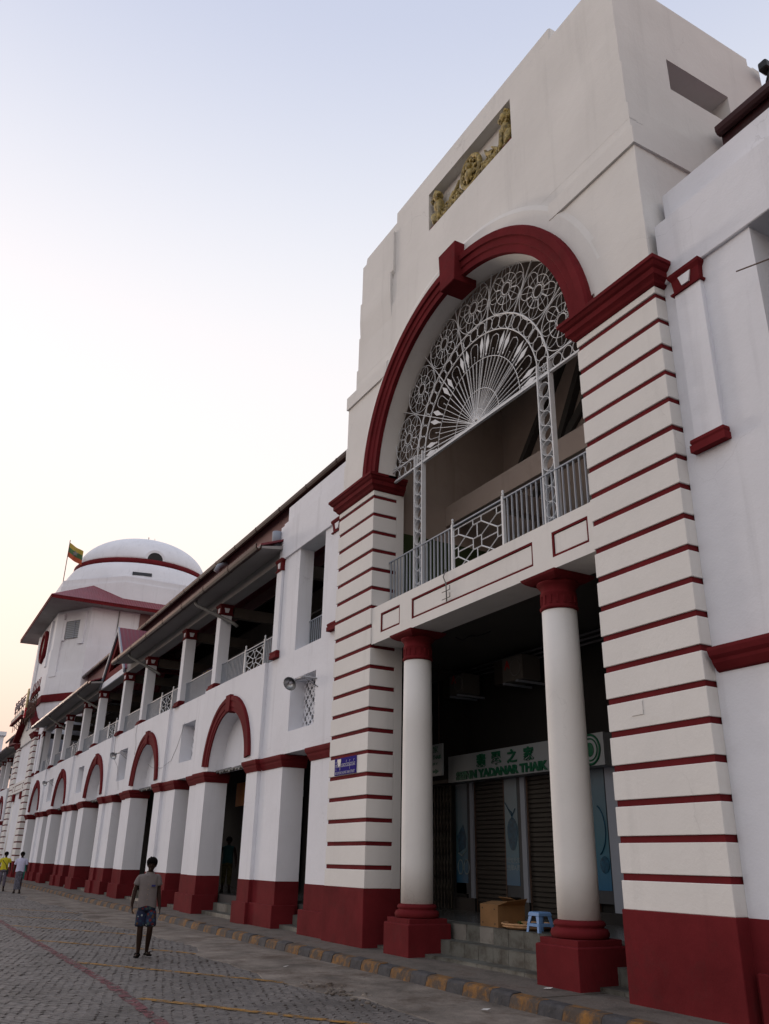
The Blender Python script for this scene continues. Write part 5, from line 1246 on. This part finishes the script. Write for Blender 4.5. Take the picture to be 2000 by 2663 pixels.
# scraps lying about
LG = "scraps of litter by the kerb"
for (x, y, z, s, lb) in ((-9.75, 7.85, PZ + .012, .10, "white paper scrap on the pavement below the steps"), (-9.45, 6.65, .03, .09, "white scrap of paper in the gutter near the kerb"), (-14.2, 6.1, .03, .05, "tiny pale scrap on the concrete before the far column")):
    m = MB(); m.add([(x, y, z), (x + s, y + .03, z + .006), (x + s * .9, y + .09, z + .02), (x - .01, y + .05, z + .008)], [(0, 1, 2, 3)]); tag(m.build("paper_scrap", M['litter']), lb, "litter", LG)
bn = empty("waste_bin", (-61.9, 8.5, PZ), "teal plastic bin behind the man in the white shirt", "bin")
MB().lathe([(.24, PZ), (.29, PZ + .75), (.31, PZ + .78), (.31, PZ + .82), (.1, PZ + .86)], -61.9, 8.5, 16).build("bin_body", M['bin'], bn); MB().lathe([(.32, PZ + .76), (.33, PZ + .8), (.32, PZ + .82)], -61.9, 8.5, 16).build("rim", M['bin'], bn)

# ================================================================== PEOPLE
def ring(c, rx, ry, n=16, sq=2.0):
    out = []
    for i in range(n):
        a = 2 * PI * i / n; ca_, sa_ = math.cos(a), math.sin(a); e = 2.0 / sq
        out.append((c[0] + rx * math.copysign(abs(ca_) ** e, ca_), c[1] + ry * math.copysign(abs(sa_) ** e, sa_), c[2]))
    return out
def person(label, loc, rz, J, wear, group=None):
    """J: joints in the figure's own frame (x = its left as seen by the viewer facing it, -y = front, z up)"""
    g = bpy.data.objects.new("person", None); COL.objects.link(g); g.location = loc; g.rotation_euler = (0, 0, rz); tag(g, label, "person", group)
    def put(mb, nm, m, sub=0, par=g):
        me = mb.mesh(nm, m); o = bpy.data.objects.new(nm, me); COL.objects.link(o); o.parent = par
        if sub:
            s = o.modifiers.new("Subdivision", 'SUBSURF'); s.levels = s.render_levels = sub
        return o
    V = {k: Vector(v) for k, v in J.items()}
    # one continuous body grown with a skin modifier
    vs = []; es = []; rad = []
    def node(p, rx, ry=None): vs.append(tuple(p)); rad.append((rx, ry or rx)); return len(vs) - 1
    def chain(a, *b):
        for q in b: es.append((a, q)); a = q
    pel = node(V['pelvis'], .115, .085); bel = node(V['pelvis'].lerp(V['chest'], .5), .105, .08); che = node(V['chest'], .115, .085); nb = node(V['neck'], .05); nt = node(V['neck'].lerp(V['head'], .5), .047)
    hd = node(V['head'] - Vector((0, 0, .03)), .074, .080); ht = node(V['head'] + Vector((0, 0, .065)), .072, .082)
    chain(pel, bel, che, nb, nt, hd, ht)
    for s in 'lr':
        sh = node(V['sh' + s], .052); el = node(V['el' + s], .041); wr = node(V['wr' + s], .029); ha = node(V['ha' + s].lerp(V['wr' + s], .45), .032, .018)
        mid = node(V['sh' + s].lerp(V['el' + s], .5), .044); fo = node(V['el' + s].lerp(V['wr' + s], .35), .042)
        chain(che, sh, mid, el, fo, wr, ha)
        hp = node(V['pelvis'] + Vector((.085 if s == 'r' else -.085, 0, -.03)), .088); th = node((V['pelvis'] + Vector((.09 if s == 'r' else -.09, 0, -.03))).lerp(V['kn' + s], .5), .070); kn = node(V['kn' + s], .056); ca_ = node(V['kn' + s].lerp(V['an' + s], .35), .058); an = node(V['an' + s], .037); he = node(V['an' + s] + Vector((0, .02, -.07)), .034); to = node(V['to' + s], .036, .022)
        chain(pel, hp, th, kn, ca_, an, he); chain(he, to)
    me = bpy.data.meshes.new("skin_cage"); me.from_pydata(vs, es, []); o = bpy.data.objects.new("skin_cage", me); COL.objects.link(o)
    o.modifiers.new("Skin", 'SKIN'); sv = me.skin_vertices[0].data
    for i, r in enumerate(rad): sv[i].radius = r
    sv[0].use_root = True
    sb = o.modifiers.new("Sub", 'SUBSURF'); sb.levels = sb.render_levels = 2
    dg = bpy.context.evaluated_depsgraph_get(); dg.update(); bm_ = bpy.data.meshes.new_from_object(o.evaluated_get(dg)); bpy.data.objects.remove(o)
    bmh = bmesh.new(); bmh.from_mesh(bm_)
    # fingers, thumb, nose and ears join the same mesh
    ex = MB()
    for s in 'lr':
        w_, h_ = V['wr' + s], V['ha' + s]; d = (h_ - w_).normalized(); side = Vector((0, 1, 0)) - d * d.y; side.normalize(); inn = Vector((1 if s == 'l' else -1, 0, 0)); pc = w_ + d * .085
        for k, ln in enumerate((.070, .078, .072, .055)):
            b0 = pc + side * (.027 - .018 * k) * -1; ex.tube([b0 - d * .03, b0, b0 + d * ln * .5 + inn * .006, b0 + d * ln * .9 + inn * .022], [.010, .0095, .0085, .006], 6)
        tb = w_ + d * .03 - side * .03; ex.tube([tb - d * .01 + side * .015, tb + d * .03 - side * .012, tb + d * .065 - side * .014 + inn * .01], [.012, .010, .007], 6)
    H = V['head']
    ex.tube([H + Vector((0, -.072, .02)), H + Vector((0, -.092, -.012)), H + Vector((0, -.078, -.024))], [.010, .015, .010], 6)
    for s in (-1, 1): ex.ell(H + Vector((s * .074, .01, 0)), (.012, .022, .032), 8, 6); ex.ell(H + Vector((s * .028, -.066, .022)), (.018, .012, .010), 8, 6)
    ex.tube([H + Vector((-.022, -.078, -.048)), H + Vector((0, -.084, -.050)), H + Vector((.022, -.078, -.048))], .006, 6)
    ex.ell(H + Vector((0, -.045, -.07)), (.032, .03, .028), 8, 6)
    xm = ex.mesh("face_parts", M['skin']); bmh.from_mesh(xm)
    bm_.clear_geometry(); bmh.to_mesh(bm_); bmh.free(); bm_.materials.clear(); bm_.materials.append(M['skin']); bm_.name = "body"
    bm_.polygons.foreach_set("use_smooth", [True] * len(bm_.polygons))
    o = bpy.data.objects.new("body", bm_); COL.objects.link(o); o.parent = g
    # hair cap
    hm = MB(); R = []
    for k, (z, sx_, sy_, oy) in enumerate(((-.04, .070, .050, .045), (.0, .090, .080, .024), (.035, .099, .100, .006), (.075, .096, .102, -.004), (.112, .072, .082, -.004), (.135, .03, .04, 0))):
        R.append([(H.x + q[0], H.y + oy + q[1], H.z + z) for q in ring((0, 0, 0), sx_, sy_, 16)])
    hm.loft(R, 0, True)
    random.seed(1)
    for i in range(22):
        a = random.uniform(0, 6.28); r = random.uniform(.01, .06); p = H + Vector((r * math.cos(a), r * math.sin(a), .115 - r * .35)); hm.tube([p, p + Vector((random.uniform(-.02, .02), random.uniform(-.02, .02), random.uniform(.015, .035)))], [.010, .003], 4)
    for i in range(7): hm.tube([H + Vector((-.06 + .02 * i, -.07, .085)), H + Vector((-.055 + .019 * i, -.088, .055)), H + Vector((-.05 + .018 * i, -.086, .038))], [.016, .013, .004], 5)
    put(hm, "hair", M['hair'])
    # shirt: torso loft with sleeves
    up = wear['top']; m = MB(); pl, ch, nk = V['pelvis'], V['chest'], V['neck']; hem = wear.get('hem', .0)
    shz = (V['shl'].z + V['shr'].z) / 2; R = []; f = wear.get('fit', 1.0)
    for t, rx, ry in ((hem, .172 * f, .125 * f), (.12, .170 * f, .122 * f), (.35, .160 * f, .115 * f), (.6, .165 * f, .120 * f), (.85, .172 * f, .118 * f)):
        p = pl.lerp(Vector((ch.x, ch.y, shz)), t); R.append([(p.x + (q[0] - p.x) * (1 + .05 * math.sin(i_ * 1.9 + t * 9) * (1.1 - t)), p.y + (q[1] - p.y) * (1 + .10 * math.sin(i_ * 2.3 + t * 7)), q[2] + .022 * math.sin(3 * math.atan2(q[1] - p.y, q[0] - p.x)) * (1 - t)) for i_, q in enumerate(ring(p, rx, ry, 20, 2.5))])
    sm = (V['shl'] + V['shr']) / 2; hwid = (V['shr'] - V['shl']).length / 2
    R.append(ring((sm.x, sm.y, shz + .012), hwid + .030, .090, 20, 2.4)); R.append(ring((sm.x, sm.y, shz + .050), hwid * .78, .076, 20, 2.2)); R.append(ring((nk.x, nk.y + .004, nk.z - .02), .068, .066, 20)); R.append(ring((nk.x, nk.y + .006, nk.z + .015), .060, .060, 20))
    m.loft(R, 0, True, False)
    for s in 'lr':
        sgn = -1 if s == 'l' else 1
        a, b = V['sh' + s], V['el' + s]; d = b - a
        e = wear.get('sleeve', .62)
        if e > 0:
            ex_ = a - Vector((sgn * .07, 0, -.012))
            m.tube([ex_, a + Vector((0, 0, .005)), a + d * .3, a + d * e * .8, a + d * e], [.045, .060, .066, .070, .075], 12)
    sh = put(m, "shirt", M[up], 1)
    if wear.get('collar'):
        c = MB()
        for s in (-1, 1): c.add([(nk.x, nk.y + .07, nk.z + .035), (nk.x + s * .06, nk.y + .03, nk.z + .03), (nk.x + s * .055, nk.y - .05, nk.z - .0), (nk.x + s * .03, nk.y - .105, nk.z - .055), (nk.x + s * .085, nk.y - .075, nk.z - .055), (nk.x + s * .09, nk.y + .02, nk.z - .02), (nk.x, nk.y + .085, nk.z - .01)], [(0, 1, 5, 6), (1, 2, 4, 5), (2, 3, 4)])
        put(c, "collar", M[up], 0, sh)
        k = MB(); fx = sm.x; fy = -.125 * f
        for i in range(5): k.ell((fx + .003, min(pl.y, ch.y) + fy - .002, shz - .12 - .085 * i), (.005, .004, .005), 6, 4)
        put(k, "button_row", M['cane'], 0, sh)
    if wear.get('badge'): 
        k = MB().box(sm.x + .055, sm.x + .125, ch.y - .135, ch.y - .115, ch.z - .045, ch.z - .012); put(k, "pocket_badge", M['bluesign'], 0, sh)
    # lower garment
    lo = wear['low']; zl = wear['low_z']; m = MB()
    if wear.get('skirt'):
        R = []
        for t, rx, ry in ((0, .150, .11), (.2, .160, .118), (.5, .165, .125), (.8, .165, .14), (1, .160, .145)):
            z = pl.z + .06 + (zl - pl.z - .06) * t; kx = (V['anl'].x + V['anr'].x) / 2; p = (pl.x + (kx - pl.x) * t, pl.y, z)
            R.append([(q[0] + .012 * math.sin(q[1] * 60) * t, q[1] + .012 * math.sin(q[0] * 70) * t, q[2]) for q in ring(p, rx, ry, 24, 2.3)])
        m.loft(R, 0, True, False)
    else:
        m.loft([ring((pl.x, pl.y, pl.z + z_), rx, ry, 20, 2.4) for z_, rx, ry in ((.07, .148, .11), (0, .160, .118), (-.09, .168, .118))], 0, True, True)
        for s in 'lr':
            sgn = -1 if s == 'l' else 1
            hp = pl + Vector((sgn * .085, 0, -.02)); kn = V['kn' + s]; an = V['an' + s]
            pth = [hp, hp.lerp(kn, .4)]
            if zl > kn.z - .06:
                t = (hp.z - zl) / (hp.z - kn.z); pth += [hp.lerp(kn, t * .8), hp.lerp(kn, t)]; rr = [.090, .098, .106, .112]
            else:
                t = (kn.z - zl) / (kn.z - an.z); pth += [kn, kn.lerp(an, t)]; rr = [.09, .085, .072, .068]
            m.tube(pth, rr, 14)
    put(m, wear.get('low_name', "trousers"), M[lo], 1)
    for s in 'lr':
        k = MB(); an = V['an' + s]; to = V['to' + s]; d = Vector((to.x - an.x, to.y - an.y, 0)).normalized(); n_ = Vector((-d.y, d.x, 0)); h0 = Vector((an.x, an.y, 0)) - d * .07; 
        sh_ = [h0 + n_ * .028, h0 + d * .12 + n_ * .03, h0 + d * .22 + n_ * .046, h0 + d * .265, h0 + d * .22 - n_ * .046, h0 + d * .12 - n_ * .03, h0 - n_ * .028]
        zb = min(V['to' + s].z - .03, .03); zb = max(zb, .002)
        k.ext([(q.x, q.y) for q in sh_], 'z', zb, zb + .024)
        tp = h0 + d * .21
        for sd in (-1, 1): k.tube([(tp.x, tp.y, zb + .05), (tp + n_ * sd * .03 - d * .05).to_tuple()[:2] + (zb + .065,), (tp + n_ * sd * .045 - d * .11).to_tuple()[:2] + (zb + .03,)], .011, 5)
        put(k, "sandal", M['sandal'])
    if wear.get('strap'):
        k = MB(); a = V['shl'] + Vector((.05, 0, .05)); b = pl + Vector((.17, 0, .02))
        k.loft([[(p[0] + dx, p[1] + dy, p[2]) for dx, dy in ((-.018, 0), (.018, 0), (.018, .008), (-.018, .008))] for p in ((a.x, a.y + .02, a.z + .02), (a.x + .03, ch.y - .125, ch.z + .04), (sm.x + .05, ch.y - .14, ch.z - .12), (b.x - .03, pl.y - .12, b.z))], 0, False, True)
        k.box(b.x - .04, b.x + .05, pl.y - .13, pl.y + .1, b.z - .2, b.z + .02); put(k, "shoulder_bag", M['black'])
    return g
man = dict(pelvis=(-.02, .0, .80), chest=(-.04, .0, 1.18), neck=(-.03, .0, 1.36), head=(-.015, -.035, 1.495), shl=(-.195, .0, 1.29), shr=(.125, .0, 1.30), ell=(-.262, .02, 1.06), elr=(.155, .03, 1.05), wrl=(-.285, -.03, .835), wrr=(.195, -.02, .825), hal=(-.262, -.05, .69), har=(.225, -.05, .68), knl=(-.095, -.03, .46), knr=(.075, -.06, .47), anl=(-.085, .03, .10), anr=(.060, .10, .13), tol=(-.11, -.13, .03), tor=(.12, -.05, .05))
person("young man in beige shirt and dark floral shorts walking on the cobbles", (-16.54, 4.42, .006), math.atan2(.966, .26), man, dict(top='shirt', low='floral', low_z=.475, low_name="shorts", collar=True, badge=True, hem=.02, fit=.98))
p2 = dict(pelvis=(0, 0, .90), chest=(.0, 0, 1.28), neck=(0, 0, 1.45), head=(.0, -.02, 1.585), shl=(-.185, 0, 1.39), shr=(.185, 0, 1.39), ell=(-.25, .03, 1.13), elr=(.25, .03, 1.13), wrl=(-.28, -.02, .90), wrr=(.28, -.05, .90), hal=(-.27, -.04, .76), har=(.27, -.07, .76), knl=(-.09, -.02, .50), knr=(.09, -.06, .50), anl=(-.11, .06, .11), anr=(.11, -.05, .10), tol=(-.14, -.10, .03), tor=(.13, -.21, .03))
person("man in loose white shirt and checked grey longyi walking near the kerb", (-43.7, 5.72, .006), math.atan2(.99, .14), p2, dict(top='shirtw', low='longyi', low_z=.16, low_name="longyi", skirt=True, collar=True, hem=.0, fit=1.12, sleeve=.85))
person("person in yellow t-shirt with black shoulder strap and grey trousers", (-46.4, 5.35, .0), math.atan2(.99, .10), p2, dict(top='shirty', low='trouser', low_z=.14, hem=.06, strap=True, sleeve=.6))
p4 = {k: (v[0] * .95, v[1], v[2] * .92) for k, v in p2.items()}; p4.update(tol=(-.13, -.10, .03), tor=(.12, -.21, .03))
person("person in dark teal sleeveless top standing half hidden in the arcade", (-27.05, 9.55, FZ), math.atan2(.94, .33), p4, dict(top='teal', low='olive', low_z=.16, hem=.0, sleeve=.0, fit=.95))
